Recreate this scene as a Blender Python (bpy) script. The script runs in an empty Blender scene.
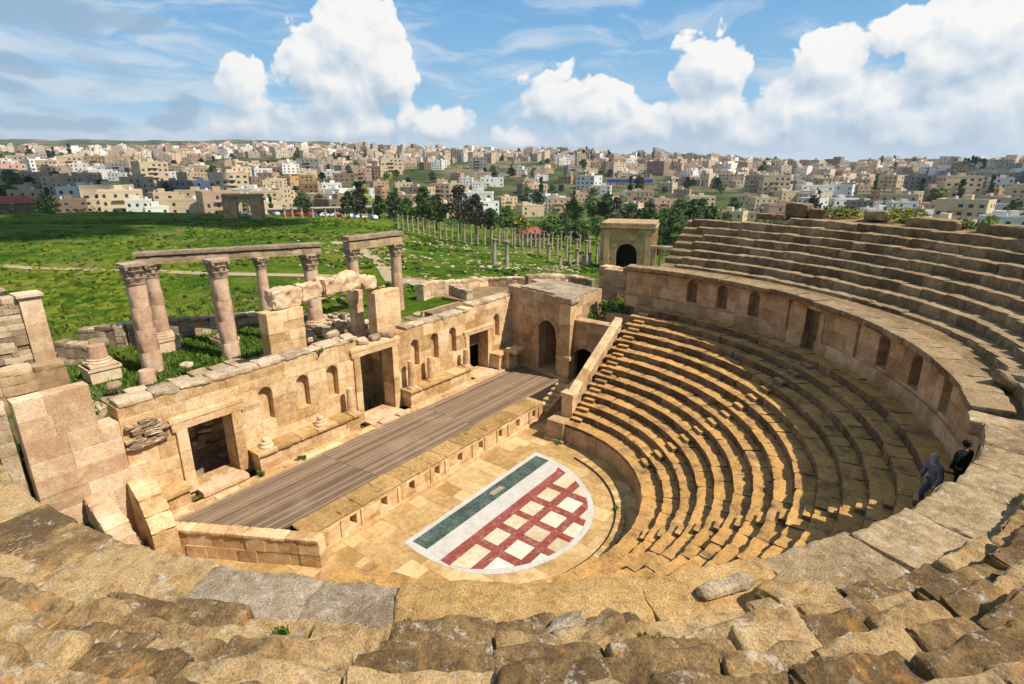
# Roman theatre on a green hillside with a stone town behind it.
# World axes: X = out from the stage into the seating, Y = along the stage, Z = up; origin = centre of the orchestra.
import bpy, bmesh, math, random
import numpy as np
from mathutils import Vector, Matrix

PI = math.pi
rad = math.radians
SC = bpy.context.scene
COL = SC.collection
rng = random.Random(7)

# ------------------------------------------------------------------ camera numbers
F_PX, PITCH, ROLL = 547.02, 0.303345, 0.0016378
CAM = Vector((14.6135, -17.4441, 15.0))
FW = Vector((-0.60331, 0.79751, 0.0)).normalized()
RT = Vector((0.79751, 0.60331, 0.0)).normalized()
SUN_AZ, SUN_EL = rad(13), rad(52)          # azimuth measured from +X towards +Y

# ------------------------------------------------------------------ noise in numpy
def _h(i, j, k, s):
    n = (i * 374761393 + j * 668265263 + k * 2147483647 + s * 974711) & 0xFFFFFFFF
    n = ((n ^ (n >> 13)) * 1274126177) & 0xFFFFFFFF
    n = n ^ (n >> 16)
    return (n & 0xFFFF) / 65535.0

def vnoise(P, seed=0):
    P = np.asarray(P, float)
    I = np.floor(P).astype(np.int64); f = P - I
    f = f * f * (3 - 2 * f)
    x, y, z = I[:, 0], I[:, 1], I[:, 2]
    r = 0
    for a in (0, 1):
        wa = f[:, 0] if a else 1 - f[:, 0]
        for b in (0, 1):
            wb = f[:, 1] if b else 1 - f[:, 1]
            for c in (0, 1):
                wc = f[:, 2] if c else 1 - f[:, 2]
                r = r + wa * wb * wc * _h(x + a, y + b, z + c, seed)
    return r

def fbm(P, octv=3, seed=0):
    P = np.asarray(P, float); a, t, s = 1.0, 0, 0
    for o in range(octv):
        t = t + a * vnoise(P * (2.03 ** o), seed + o * 17); s += a; a *= .5
    return t / s

# ------------------------------------------------------------------ mesh builder
class MB:
    def __init__(s):
        s.v, s.f, s.t, s.sm, s.mi, s.n, s.second = [], [], [], [], [], 0, False
    def add(s, V, Fs, tint=.5, smooth=False, mi=0):
        V = np.asarray(V, float).reshape(-1, 3); b = s.n
        s.v.append(V); s.t.append(np.full(len(V), tint) if np.isscalar(tint) else np.asarray(tint))
        for f in Fs:
            s.f.append([i + b for i in f])
        s.sm += [smooth] * len(Fs); s.mi += [mi] * len(Fs); s.n += len(V)
        return s
    def box(s, x0, x1, y0, y1, z0, z1, tint=.5, mi=0):
        return s.hexa([(x0, y0, z0), (x1, y0, z0), (x1, y1, z0), (x0, y1, z0), (x0, y0, z1), (x1, y0, z1), (x1, y1, z1), (x0, y1, z1)], tint, mi)
    def hexa(s, P, tint=.5, mi=0):
        return s.add(P, [(0, 3, 2, 1), (4, 5, 6, 7), (0, 1, 5, 4), (1, 2, 6, 5), (2, 3, 7, 6), (3, 0, 4, 7)], tint, False, mi)
    def lathe(s, prof, c, n=20, tint=.5, smooth=True, mod=None, mi=0):
        V, Fs = [], []
        for k, (r, z) in enumerate(prof):
            for i in range(n):
                a = 2 * PI * i / n
                rr = r * (mod(k, a) if mod else 1)
                V.append((c[0] + rr * math.cos(a), c[1] + rr * math.sin(a), c[2] + z))
        m = len(prof)
        for k in range(m - 1):
            for i in range(n):
                j = (i + 1) % n
                Fs.append((k * n + i, k * n + j, k * n + n + j, k * n + n + i))
        s.add(V, Fs, tint, smooth, mi)
        s.add(V[:n], [tuple(range(n))[::-1]], tint, False, mi); s.add(V[-n:], [tuple(range(n))], tint, False, mi)
        return s
    def tube(s, pts, r, n=6, tint=.5, mi=0):
        pts = [Vector(p) for p in pts]; rs = r if isinstance(r, (list, tuple)) else [r] * len(pts)
        V, Fs = [], []
        for k, p in enumerate(pts):
            d = (pts[min(k + 1, len(pts) - 1)] - pts[max(k - 1, 0)]).normalized()
            a = d.orthogonal().normalized(); b = d.cross(a)
            for i in range(n):
                t = 2 * PI * i / n
                V.append(p + (a * math.cos(t) + b * math.sin(t)) * rs[k])
        for k in range(len(pts) - 1):
            for i in range(n):
                j = (i + 1) % n
                Fs.append((k * n + i, k * n + j, k * n + n + j, k * n + n + i))
        Fs += [tuple(range(n))[::-1], tuple(range((len(pts) - 1) * n, len(pts) * n))]
        return s.add([tuple(v) for v in V], Fs, tint, True, mi)
    def build(s, name, mats, parent=None, recalc=True):
        me = bpy.data.meshes.new(name)
        V = np.concatenate(s.v) if s.v else np.zeros((0, 3))
        me.from_pydata(V.tolist(), [], s.f)
        for m in (mats if isinstance(mats, (list, tuple)) else [mats]):
            me.materials.append(m)
        if s.f:
            at = me.attributes.new('tint', 'FLOAT', 'POINT'); at.data.foreach_set('value', np.concatenate(s.t).astype(np.float32))
            me.polygons.foreach_set('use_smooth', s.sm); me.polygons.foreach_set('material_index', s.mi)
        if recalc and len(s.f) < 150000:
            bm = bmesh.new(); bm.from_mesh(me); bmesh.ops.recalc_face_normals(bm, faces=bm.faces); bm.to_mesh(me); bm.free()
        if any(s.sm): me.set_sharp_from_angle(angle=rad(38))
        me.update()
        o = bpy.data.objects.new(name, me); COL.objects.link(o)
        if parent:
            o.parent = parent
            o.matrix_parent_inverse = parent.matrix_world.inverted() if False else Matrix.Translation(-parent.location)
        return o

def tag(o, label, cat, group=None):
    o['label'] = label; o['category'] = cat; o['kind'] = 'thing'
    if group: o['group'] = group
    return o

def thing(name, label, cat, loc=(0, 0, 0), group=None):
    o = bpy.data.objects.new(name, None); COL.objects.link(o)
    o.location = loc; o.empty_display_size = .2
    return tag(o, label, cat, group)

def struct(o, kind='structure'):
    o['kind'] = kind
    return o

def dup(o, loc=None, rz=None, sc=None, label=None):
    c = o.copy(); COL.objects.link(c)
    if loc is not None: c.location = loc
    if rz is not None: c.rotation_euler = (0, 0, rz)
    if sc is not None: c.scale = sc if isinstance(sc, (tuple, list)) else (sc, sc, sc)
    if label: c['label'] = label
    for ch in list(o.children):
        d = ch.copy(); COL.objects.link(d); d.parent = c
        for g in ch.children:
            e = g.copy(); COL.objects.link(e); e.parent = d
    return c

# rounded, weathered block on a lattice
_lat = {}
def lattice(nx, ny, nz):
    if (nx, ny, nz) in _lat: return _lat[(nx, ny, nz)]
    idx, V, Fs = {}, [], []
    def g(i, j, k):
        if (i, j, k) not in idx:
            idx[(i, j, k)] = len(V); V.append((2 * i / nx - 1, 2 * j / ny - 1, 2 * k / nz - 1))
        return idx[(i, j, k)]
    for k, fl in ((0, 1), (nz, 0)):
        for i in range(nx):
            for j in range(ny):
                q = [g(i, j, k), g(i + 1, j, k), g(i + 1, j + 1, k), g(i, j + 1, k)]; Fs.append(q[::-1] if fl else q)
    for j, fl in ((0, 0), (ny, 1)):
        for i in range(nx):
            for k in range(nz):
                q = [g(i, j, k), g(i + 1, j, k), g(i + 1, j, k + 1), g(i, j, k + 1)]; Fs.append(q[::-1] if fl else q)
    for i, fl in ((0, 1), (nx, 0)):
        for j in range(ny):
            for k in range(nz):
                q = [g(i, j, k), g(i, j + 1, k), g(i, j + 1, k + 1), g(i, j, k + 1)]; Fs.append(q[::-1] if fl else q)
    _lat[(nx, ny, nz)] = (np.array(V), Fs)
    return _lat[(nx, ny, nz)]

def rblock(mb, M, size, seg=.2, rd=.05, amp=.03, seed=0, tint=.5, freq=2.5, low=0.0):
    size = np.array(size, float)
    n = np.clip(np.round(size / seg).astype(int), 2, 40)
    U, Fs = lattice(*[int(q) for q in n])
    h = size / 2; r = min(rd, h.min() * .9)
    P = U * h
    # push the outermost lattice lines so that edges get a point inside the rounding
    q = np.clip(P, -(h - r), h - r); d = P - q
    L = np.linalg.norm(d, axis=1, keepdims=True); nd = d / np.maximum(L, 1e-9)
    P = q + nd * np.minimum(L, r)
    off = np.array([seed * 3.17 % 97, seed * 7.31 % 89, seed * 1.93 % 83])
    k = (fbm(P * freq + off, 4, 3) - .5) * 2
    edge = ((np.abs(U) > .999).sum(1) > 1)
    chip = np.where(edge, -np.maximum(0, fbm(P * 4 + off + 31, 2, 9) - .45) * 3, 0)
    P = P + nd * (amp * (k * 1.6 + chip))[:, None]
    if low:
        w = fbm(np.stack([P[:, 0] * .9, P[:, 1] * .9, P[:, 2] * 0], 1) + off + 11, 2, 5) - .5
        P[:, 2] += w * low * np.where(P[:, 2] > 0, 1, 0)
    M = np.array(M)
    W = P @ M[:3, :3].T + M[:3, 3]
    mb.add(W, Fs, tint, True)

def polM(r, th, z, yaw=0, tilt=(0, 0)):
    # local x = tangent, y = outward, z = up
    R = Matrix.Rotation(th - PI / 2 + yaw, 4, 'Z')
    return Matrix.Translation((r * math.cos(th), r * math.sin(th), z)) @ R @ Matrix.Rotation(tilt[0], 4, 'X') @ Matrix.Rotation(tilt[1], 4, 'Y')

# chamfered masonry laid through a mapping (u along, v up, w into the wall)
def cham(mb, mp, u0, u1, v0, v1, dep, c=.014, out=0.0, tint=.5):
    P = [(u0, v0, dep), (u1, v0, dep), (u1, v1, dep), (u0, v1, dep),
         (u0, v0, c - out), (u1, v0, c - out), (u1, v1, c - out), (u0, v1, c - out),
         (u0 + c, v0 + c, -out), (u1 - c, v0 + c, -out), (u1 - c, v1 - c, -out), (u0 + c, v1 - c, -out)]
    Fs = [(0, 1, 2, 3), (8, 9, 10, 11), (4, 5, 9, 8), (5, 6, 10, 9), (6, 7, 11, 10), (7, 4, 8, 11), (0, 1, 5, 4), (1, 2, 6, 5), (2, 3, 7, 6), (3, 0, 4, 7)]
    mb.add([mp(*p) for p in P], Fs, tint)

def levels(v0, v1, op, ch, r):
    L = sorted({v0, v1} | {v for o in op for v in (o[2], o[3]) if v0 < v < v1})
    out = [L[0]]
    for a, b in zip(L, L[1:]):
        n = max(1, round((b - a) / ch))
        for i in range(1, n + 1): out.append(a + (b - a) * i / n)
    return out

def ashlar(mb, mp, u0, u1, v0, v1, dep, op=(), ch=.5, bl=1.0, seed=0, jit=.012, ragged=0, maxw=None):
    r = random.Random(seed)
    lv = levels(v0, v1, op, ch, r)
    for i, (a, b) in enumerate(zip(lv, lv[1:])):
        m = (a + b) / 2
        cut = sorted((max(u0, o[0]), min(u1, o[1])) for o in op if o[2] < m < o[3] and o[1] > u0 and o[0] < u1)
        iv, p = [], u0
        for x, y in cut:
            if x > p: iv.append((p, x))
            p = max(p, y)
        if p < u1: iv.append((p, u1))
        for x, y in iv:
            n = max(1, round((y - x) / (bl * r.uniform(.8, 1.25))))
            cuts = [x] + sorted(x + (y - x) * (k + r.uniform(-.25, .25)) / n for k in range(1, n)) + [y]
            for c0, c1 in zip(cuts, cuts[1:]):
                if ragged and i == len(lv) - 2 and r.random() < ragged: continue
                cham(mb, mp, c0, c1, a, b, dep, .010 + .006 * r.random(), r.uniform(-jit, jit), r.random())

def arch_piece(mb, mp, u0, u1, v0, v1, dep, n=12, tint=.5, mi=0):
    # fills the rectangle above an arch springing at v0 (semi-circle of half the width)
    c, h = (u0 + u1) / 2, (u1 - u0) / 2
    A = [(c - h * math.cos(PI * i / n), v0 + h * math.sin(PI * i / n)) for i in range(n + 1)]
    T = [(u0 + (u1 - u0) * i / n, v1) for i in range(n + 1)]
    V = [mp(u, v, 0) for u, v in A] + [mp(u, v, 0) for u, v in T] + [mp(u, v, dep) for u, v in A] + [mp(u, v, dep) for u, v in T]
    m = n + 1; Fs = []
    for i in range(n):
        Fs += [(i, i + 1, m + i + 1, m + i), (i, i + 1, 2 * m + i + 1, 2 * m + i), (2 * m + i, 2 * m + i + 1, 3 * m + i + 1, 3 * m + i), (m + i, m + i + 1, 3 * m + i + 1, 3 * m + i)]
    mb.add(V, Fs, tint, False, mi)

def arch_ring(mb, mp, c, v0, r0, r1, out, dep, n=14, seed=0):
    # voussoirs
    r = random.Random(seed)
    for i in range(n):
        a, b = PI * i / n + .006, PI * (i + 1) / n - .006
        Q = []
        for w in (dep, -out):
            for R, t in ((r0, a), (r1, a), (r1, b), (r0, b)):
                Q.append(mp(c - R * math.cos(t), v0 + R * math.sin(t), w))
        mb.hexa(Q, r.random())

mpF = lambda n0: (lambda u, v, w: (n0 - w, u, v))             # wall facing +X
mpS = lambda s0: (lambda u, v, w: (u, s0 + w, v))             # wall facing -Y
mpE = lambda n0: (lambda u, v, w: (n0 - w, u, v))
mpP = lambda r: (lambda u, v, w: ((r + w) * math.cos(u / r), (r + w) * math.sin(u / r), v))

# ------------------------------------------------------------------ material helpers
class G:
    def __init__(s, tree): s.t = tree
    def n(s, typ, props=None, **inp):
        nd = s.t.nodes.new(typ)
        for k, v in (props or {}).items(): setattr(nd, k, v)
        for k, v in inp.items():
            key = int(k[1:]) if k[0] == 'i' and k[1:].isdigit() else k.replace('_', ' ')
            s.set(nd.inputs[key], v)
        return nd
    def set(s, sock, v):
        if isinstance(v, bpy.types.NodeSocket): s.t.links.new(v, sock)
        else: sock.default_value = v
    def m(s, op, a, b=0.0, c=0.0, clamp=False):
        return s.n('ShaderNodeMath', {'operation': op, 'use_clamp': clamp}, i0=a, i1=b, i2=c).outputs[0]
    def vm(s, op, a, b=(0, 0, 0), out=0):
        return s.n('ShaderNodeVectorMath', {'operation': op}, i0=a, i1=b).outputs[out]
    def mix(s, f, a, b, mode='MIX'):
        return s.n('ShaderNodeMix', {'data_type': 'RGBA', 'blend_type': mode, 'clamp_factor': True}, i0=f, i6=a, i7=b).outputs[2]
    def noise(s, vec, scale, detail=4, rough=.55, dist=0.0):
        return s.n('ShaderNodeTexNoise', None, Vector=vec, Scale=scale, Detail=detail, Roughness=rough, Distortion=dist).outputs[0]
    def ramp(s, f, stops, interp='LINEAR'):
        nd = s.n('ShaderNodeValToRGB', None, Fac=f); cr = nd.color_ramp; cr.interpolation = interp
        while len(cr.elements) < len(stops): cr.elements.new(.5)
        for e, (p, c) in zip(cr.elements, stops):
            e.position = p; e.color = c if len(c) == 4 else (*c, 1)
        return nd.outputs[0]
    def step(s, f, a, b):
        return s.n('ShaderNodeMapRange', {'interpolation_type': 'SMOOTHSTEP'}, i0=f, i1=a, i2=b).outputs[0]

def c4(c): return (*c, 1.0)

def new_mat(name):
    m = bpy.data.materials.new(name); m.use_nodes = True
    t = m.node_tree; t.nodes.clear(); g = G(t)
    out = g.n('ShaderNodeOutputMaterial')
    b = g.n('ShaderNodeBsdfPrincipled', None, Roughness=.9)
    b.inputs['Specular IOR Level'].default_value = .2
    t.links.new(b.outputs[0], out.inputs[0])
    return m, g, b

def stone(name, cols, sc=1.0, tintw=.5, dirt=.35, dirtc=(.10, .075, .05), white=0.0, orange=0.0, top=None, speck=.35, bump=.5, bs=1.0, rough=.95, band=None, whitec=(.62, .57, .48)):
    m, g, b = new_mat(name)
    pos = g.n('ShaderNodeNewGeometry').outputs['Position']
    nor = g.n('ShaderNodeNewGeometry').outputs['True Normal']
    tint = g.n('ShaderNodeAttribute', {'attribute_name': 'tint'}).outputs['Fac']
    n1 = g.noise(pos, .5 * sc, 3, .5)
    n2 = g.noise(pos, 2.4 * sc, 7, .68, .3)
    n3 = g.noise(pos, 19 * sc, 6, .75)
    f = g.m('ADD', g.m('MULTIPLY', n1, .5), g.m('ADD', g.m('MULTIPLY', n2, .8), -.15))
    f = g.m('ADD', f, g.m('MULTIPLY', g.m('SUBTRACT', tint, .5), tintw * .32))
    col = g.ramp(f, [(.34, cols[0]), (.5, cols[1]), (.66, cols[2])])
    if top:                                     # dust and trodden earth on upward faces, with sunlit-tread contrast put into the colour
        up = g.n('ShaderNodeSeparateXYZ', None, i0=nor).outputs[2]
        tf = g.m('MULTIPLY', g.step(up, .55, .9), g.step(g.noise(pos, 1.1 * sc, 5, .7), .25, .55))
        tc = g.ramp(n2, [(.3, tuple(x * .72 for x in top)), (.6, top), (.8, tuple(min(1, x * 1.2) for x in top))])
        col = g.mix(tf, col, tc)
    br = g.m('ADD', .90, g.m('MULTIPLY', tint, .2))
    col = g.mix(1.0, col, g.n('ShaderNodeCombineColor', None, i0=br, i1=br, i2=br).outputs[0], 'MULTIPLY')
    sp = g.ramp(n3, [(.36, (.34, .30, .26)), (.5, (.95, .95, .95)), (.64, (1.35, 1.32, 1.28))])
    col = g.mix(speck, col, sp, 'MULTIPLY')
    stretched = g.n('ShaderNodeMapping', None, Vector=pos, Scale=(1, 1, .45)).outputs[0]
    nd = g.noise(stretched, 1.15 * sc, 9, .72, .4)
    col = g.mix(g.m('MULTIPLY', g.step(nd, .54, .70), dirt), col, c4(dirtc))
    if orange:
        no = g.noise(g.vm('ADD', pos, (31, 7, 3)), 1.3 * sc, 8, .7, .5)
        col = g.mix(g.m('MULTIPLY', g.step(no, .56, .68), orange), col, (.46, .22, .055, 1))
    nl = g.noise(g.vm('ADD', pos, (3, 17, 9)), 1.9 * sc, 11, .8, .3)
    if white:
        wf = g.m('MULTIPLY', g.step(nl, .545, .63), white)
        col = g.mix(wf, col, c4(whitec))
    g.set(b.inputs['Base Color'], col)
    g.set(b.inputs['Roughness'], rough)
    h = g.m('ADD', g.m('MULTIPLY', n2, 1.0), g.m('MULTIPLY', n3, .35))
    vor = g.n('ShaderNodeTexVoronoi', None, Vector=pos, Scale=9 * sc).outputs[0]
    h = g.m('ADD', h, g.m('MULTIPLY', g.step(vor, 0, .35), .18))
    bp = g.n('ShaderNodeBump', None, Strength=bump, Distance=.06 * bs, Height=h)
    g.set(b.inputs['Normal'], bp.outputs[0])
    return m

def flat(name, c, rough=.8, var=.15, sc=3.0, bump=0.0, spec=.2):
    m, g, b = new_mat(name)
    pos = g.n('ShaderNodeNewGeometry').outputs['Position']
    n = g.noise(pos, sc, 6, .65)
    tint = g.n('ShaderNodeAttribute', {'attribute_name': 'tint'}).outputs['Fac']
    v = g.m('ADD', 1 - var, g.m('MULTIPLY', g.m('ADD', n, g.m('MULTIPLY', tint, .5)), var * 1.4))
    g.set(b.inputs['Base Color'], g.mix(1.0, c4(c), g.n('ShaderNodeCombineColor', None, i0=v, i1=v, i2=v).outputs[0], 'MULTIPLY'))
    b.inputs['Roughness'].default_value = rough; b.inputs['Specular IOR Level'].default_value = spec
    if bump: g.set(b.inputs['Normal'], g.n('ShaderNodeBump', None, Strength=bump, Distance=.02, Height=n).outputs[0])
    return m

M_WALL = stone('ashlar_cream', [(.44, .255, .105), (.60, .39, .19), (.69, .51, .30)], tintw=.7, dirt=.55, dirtc=(.32, .165, .06), orange=.30, white=.35, whitec=(.72, .60, .42), speck=.55, bump=.8)
M_PINK = stone('ashlar_pink', [(.47, .285, .155), (.58, .395, .23), (.66, .51, .335)], tintw=.8, dirt=.4, dirtc=(.33, .20, .11), white=.3, speck=.45, bump=.6)
M_SHADE = stone('ashlar_shaded_tan', [(.31, .185, .09), (.44, .28, .145), (.54, .38, .225)], tintw=.45, white=.25, whitec=(.58, .47, .33), dirt=.6, dirtc=(.17, .105, .06), speck=.5, bump=.6)  # darker ashlar copy; the shade of walls turned from the sun is in its colour
M_COLUMN = stone('column_pink', [(.40, .22, .13), (.53, .335, .21), (.60, .43, .30)], tintw=.7, dirt=.4, dirtc=(.24, .14, .08), speck=.45, bump=.6)
M_CAPITAL = stone('capital_grey', [(.22, .155, .10), (.35, .255, .17), (.50, .39, .28)], dirt=.6, speck=.6, bump=.8)
M_SEAT = stone('seat_stone', [(.085, .053, .03), (.15, .095, .05), (.24, .16, .085)], tintw=.6, dirt=.55, dirtc=(.055, .042, .03), white=.15, top=(.55, .30, .092), speck=.65, bump=.8)  # weathered base deepened with the risers' shade in the colour; gold dust on top
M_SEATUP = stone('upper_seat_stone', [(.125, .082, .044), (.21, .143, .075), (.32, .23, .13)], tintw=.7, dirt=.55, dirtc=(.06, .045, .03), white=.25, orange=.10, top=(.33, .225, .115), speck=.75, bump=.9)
M_ROUGH = stone('lichen_stone', [(.15, .093, .041), (.295, .185, .077), (.46, .31, .145)], sc=1.9, tintw=.9, dirt=.7, dirtc=(.085, .062, .042), white=.8, whitec=(.56, .49, .39), orange=.8, speck=.72, bump=1.0, bs=1.1)
M_GOLD = stone('golden_slab', [(.29, .165, .058), (.43, .26, .092), (.53, .345, .15)], sc=2.2, tintw=.4, dirt=.65, dirtc=(.13, .085, .04), white=.10, speck=.95, bump=1.0, bs=.9)
M_LIP = stone('pale_lip_slab', [(.21, .14, .07), (.34, .24, .13), (.45, .34, .20)], sc=2.0, tintw=.4, dirt=.5, dirtc=(.16, .11, .06), white=.5, orange=.3, speck=.9, bump=1.0, bs=.9)
M_GREY = stone('grey_lichen_slab', [(.24, .175, .11), (.36, .275, .18), (.47, .38, .27)], sc=2.4, tintw=.3, dirt=.6, dirtc=(.13, .095, .06), white=.45, orange=.15, speck=1.0, bump=1.0, bs=.9)
M_COPE = stone('worn_top', [(.30, .22, .13), (.44, .335, .21), (.56, .44, .29)], tintw=.6, dirt=.5, white=.2, speck=.7, bump=.9)
M_PAVE = stone('orchestra_paving', [(.37, .215, .07), (.49, .31, .125), (.58, .41, .21)], sc=1.3, tintw=.8, dirt=.4, dirtc=(.26, .15, .06), white=.12, speck=.5, bump=.45)
M_RUBBLE = stone('rubble', [(.27, .185, .11), (.42, .30, .18), (.56, .43, .29)], tintw=1.2, dirt=.5, speck=.6, bump=.9)
M_EARTH = stone('earth', [(.16, .105, .05), (.25, .165, .08), (.34, .235, .12)], sc=1.5, dirt=.5, speck=.9, bump=1.0)
M_FAR = stone('far_stone', [(.28, .19, .105), (.40, .28, .155), (.48, .36, .22)], sc=.6, tintw=.5, dirt=.5, speck=.4, bump=.4)
M_GATE = stone('gate_stone', [(.36, .20, .085), (.50, .31, .14), (.58, .40, .21)], sc=.7, tintw=.4, dirt=.5, speck=.4, bump=.5)
M_STREET = stone('street_column', [(.20, .15, .10), (.30, .235, .16), (.38, .31, .22)], sc=.6, tintw=.5, dirt=.4, speck=.3, bump=.3)
M_WHITE = stone('white_marble', [(.44, .405, .335), (.51, .475, .41), (.56, .53, .475)], sc=1.6, tintw=.2, dirt=.5, dirtc=(.36, .27, .16), speck=.4, bump=.08, rough=.6)
M_CREAM = stone('cream_marble', [(.50, .39, .22), (.58, .50, .34), (.62, .57, .46)], sc=2, tintw=1.0, dirt=.4, dirtc=(.42, .30, .14), speck=.3, bump=.1, rough=.6)
M_GREEN = stone('green_marble', [(.03, .045, .035), (.06, .09, .07), (.14, .17, .14)], sc=3, tintw=.4, dirt=.3, dirtc=(.02, .03, .025), white=.4, whitec=(.22, .25, .22), speck=.5, bump=.08, rough=.5)
M_RED = stone('red_marble', [(.20, .042, .028), (.27, .066, .046), (.35, .14, .11)], sc=2.2, tintw=.5, dirt=.5, dirtc=(.14, .03, .02), white=.6, whitec=(.48, .30, .26), speck=.5, bump=.08, rough=.5)
M_DARK = flat('recess_shade', (.045, .032, .022), .95)  # near-black base colour that carries the shade of openings and gaps

def wood_mat():
    m, g, b = new_mat('weathered_planks')
    pos = g.n('ShaderNodeNewGeometry').outputs['Position']
    tint = g.n('ShaderNodeAttribute', {'attribute_name': 'tint'}).outputs['Fac']
    st = g.n('ShaderNodeMapping', None, Vector=pos, Scale=(26, .6, 1)).outputs[0]
    n1 = g.noise(st, 1.6, 6, .65); n2 = g.noise(pos, .45, 4, .6)
    f = g.m('ADD', g.m('MULTIPLY', n1, .75), g.m('ADD', g.m('MULTIPLY', tint, .42), -.08))
    col = g.ramp(f, [(.2, (.08, .05, .03)), (.5, (.205, .134, .082)), (.85, (.34, .24, .155))])
    col = g.mix(g.m('MULTIPLY', g.step(n2, .5, .75), .35), col, (.40, .29, .18, 1))
    g.set(b.inputs['Base Color'], col); b.inputs['Roughness'].default_value = .8
    g.set(b.inputs['Normal'], g.n('ShaderNodeBump', None, Strength=.4, Distance=.01, Height=n1).outputs[0])
    return m
M_WOOD = wood_mat()

def grass_mat():
    m, g, b = new_mat('meadow')
    pos = g.n('ShaderNodeNewGeometry').outputs['Position']
    n1 = g.noise(pos, .035, 5, .6, .4); n2 = g.noise(pos, .22, 7, .65); n3 = g.noise(pos, 2.2, 6, .75)
    f = g.m('ADD', g.m('ADD', g.m('MULTIPLY', n1, .5), g.m('MULTIPLY', n2, .75)), g.m('ADD', g.m('MULTIPLY', n3, .6), -.40))
    yf = g.m('MULTIPLY', g.step(g.noise(g.vm('ADD', pos, (90, 3, 0)), .05, 4, .6), .5, .62), g.step(g.noise(pos, 1.1, 5, .8), .50, .60))
    col = g.ramp(f, [(.40, (.03, .065, .005)), (.49, (.068, .14, .008)), (.57, (.115, .19, .012)), (.65, (.19, .20, .02)), (.72, (.26, .21, .06))])
    col = g.mix(g.m('MULTIPLY', yf, .5), col, (.30, .27, .02, 1))
    # bare stony patches and dry earth
    n4 = g.noise(g.vm('ADD', pos, (40, 9, 0)), .06, 8, .72, .6)
    col = g.mix(g.m('MULTIPLY', g.step(n4, .57, .64), .7), col, (.30, .21, .11, 1))
    sp = g.n('ShaderNodeTexVoronoi', None, Vector=pos, Scale=.9).outputs[0]
    col = g.mix(g.m('MULTIPLY', g.step(g.m('SUBTRACT', .16, sp), 0, .05), g.step(n4, .50, .6)), col, (.42, .36, .27, 1))
    # far off slopes turn drier and greyer
    d = g.vm('DISTANCE', pos, tuple(CAM), out=1)
    dry = g.ramp(g.noise(pos, .012, 6, .65), [(.40, (.035, .055, .016)), (.52, (.09, .10, .04)), (.62, (.20, .16, .095))])
    col = g.mix(g.step(d, 260, 520), col, dry)
    g.set(b.inputs['Base Color'], col); b.inputs['Roughness'].default_value = 1.0
    b.inputs['Specular IOR Level'].default_value = .05
    g.set(b.inputs['Normal'], g.n('ShaderNodeBump', None, Strength=.9, Distance=.5, Height=g.m('ADD', g.m('MULTIPLY', n3, 1.6), g.m('MULTIPLY', n2, 2))).outputs[0])
    return m
M_GRASS = grass_mat()

def leaf_mat(name, a, bcol, c):
    m, g, b = new_mat(name)
    tint = g.n('ShaderNodeAttribute', {'attribute_name': 'tint'}).outputs['Fac']
    rnd = g.n('ShaderNodeObjectInfo').outputs['Random']
    col = g.ramp(g.m('ADD', g.m('MULTIPLY', tint, .8), g.m('MULTIPLY', rnd, .2)), [(.1, a), (.5, bcol), (.9, c)])
    g.set(b.inputs['Base Color'], col); b.inputs['Roughness'].default_value = .75
    return m
M_LEAF = leaf_mat('foliage_dark', (.026, .046, .013), (.046, .08, .019), (.085, .125, .03))
M_LEAFM = leaf_mat('foliage_mid', (.045, .08, .013), (.08, .135, .022), (.14, .19, .035))
M_LEAFY = leaf_mat('foliage_yellow', (.08, .10, .012), (.17, .19, .02), (.30, .28, .03))
M_LEAFB = leaf_mat('foliage_brown', (.022, .020, .012), (.045, .040, .020), (.075, .062, .03))
M_TUFT = leaf_mat('meadow_tuft', (.03, .07, .007), (.07, .14, .011), (.19, .21, .022))
M_BARK = flat('bark', (.09, .065, .045), .95, .4, 6, .5)

# ------------------------------------------------------------------ ground
def smooth(a, b, x):
    t = np.clip((x - a) / (b - a), 0, 1); return t * t * (3 - 2 * t)

_D = np.array([0, 40, 70, 110, 150, 230, 300, 400, 500, 700, 1000, 1400, 1900, 3000, 6000.])
_A = np.array([-60, -38, -20, 0, 14, 30, 60.])
_Z = np.array([
    [5, 5, 4.6, 4.2, 3.6, 1.8, -4, -7, -4, 8, 26, 46, 62, 110, 120],
    [5, 5, 4.6, 4.2, 3.6, 1.8, -4, -7, -4, 8, 26, 46, 62, 130, 140],
    [5, 5, 4.2, 3.2, 1.8, -1.5, -8, -8, -4, 10, 32, 56, 74, 150, 160],
    [5, 5, 2.6, -1.5, -4.5, -10, -13, -11, -5, 8, 30, 52, 70, 80, 90],
    [5, 4, 0.8, -3.2, -6, -11, -13, -12, -6, 7, 27, 44, 55, 60, 60],
    [3, 2, 0, -4, -7, -12, -14, -13, -9, 1, 18, 27, 27, 27, 27],
    [3, 2, 0, -4, -7, -12, -14, -13, -9, 1, 14, 20, 20, 20, 20.]])

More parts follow.
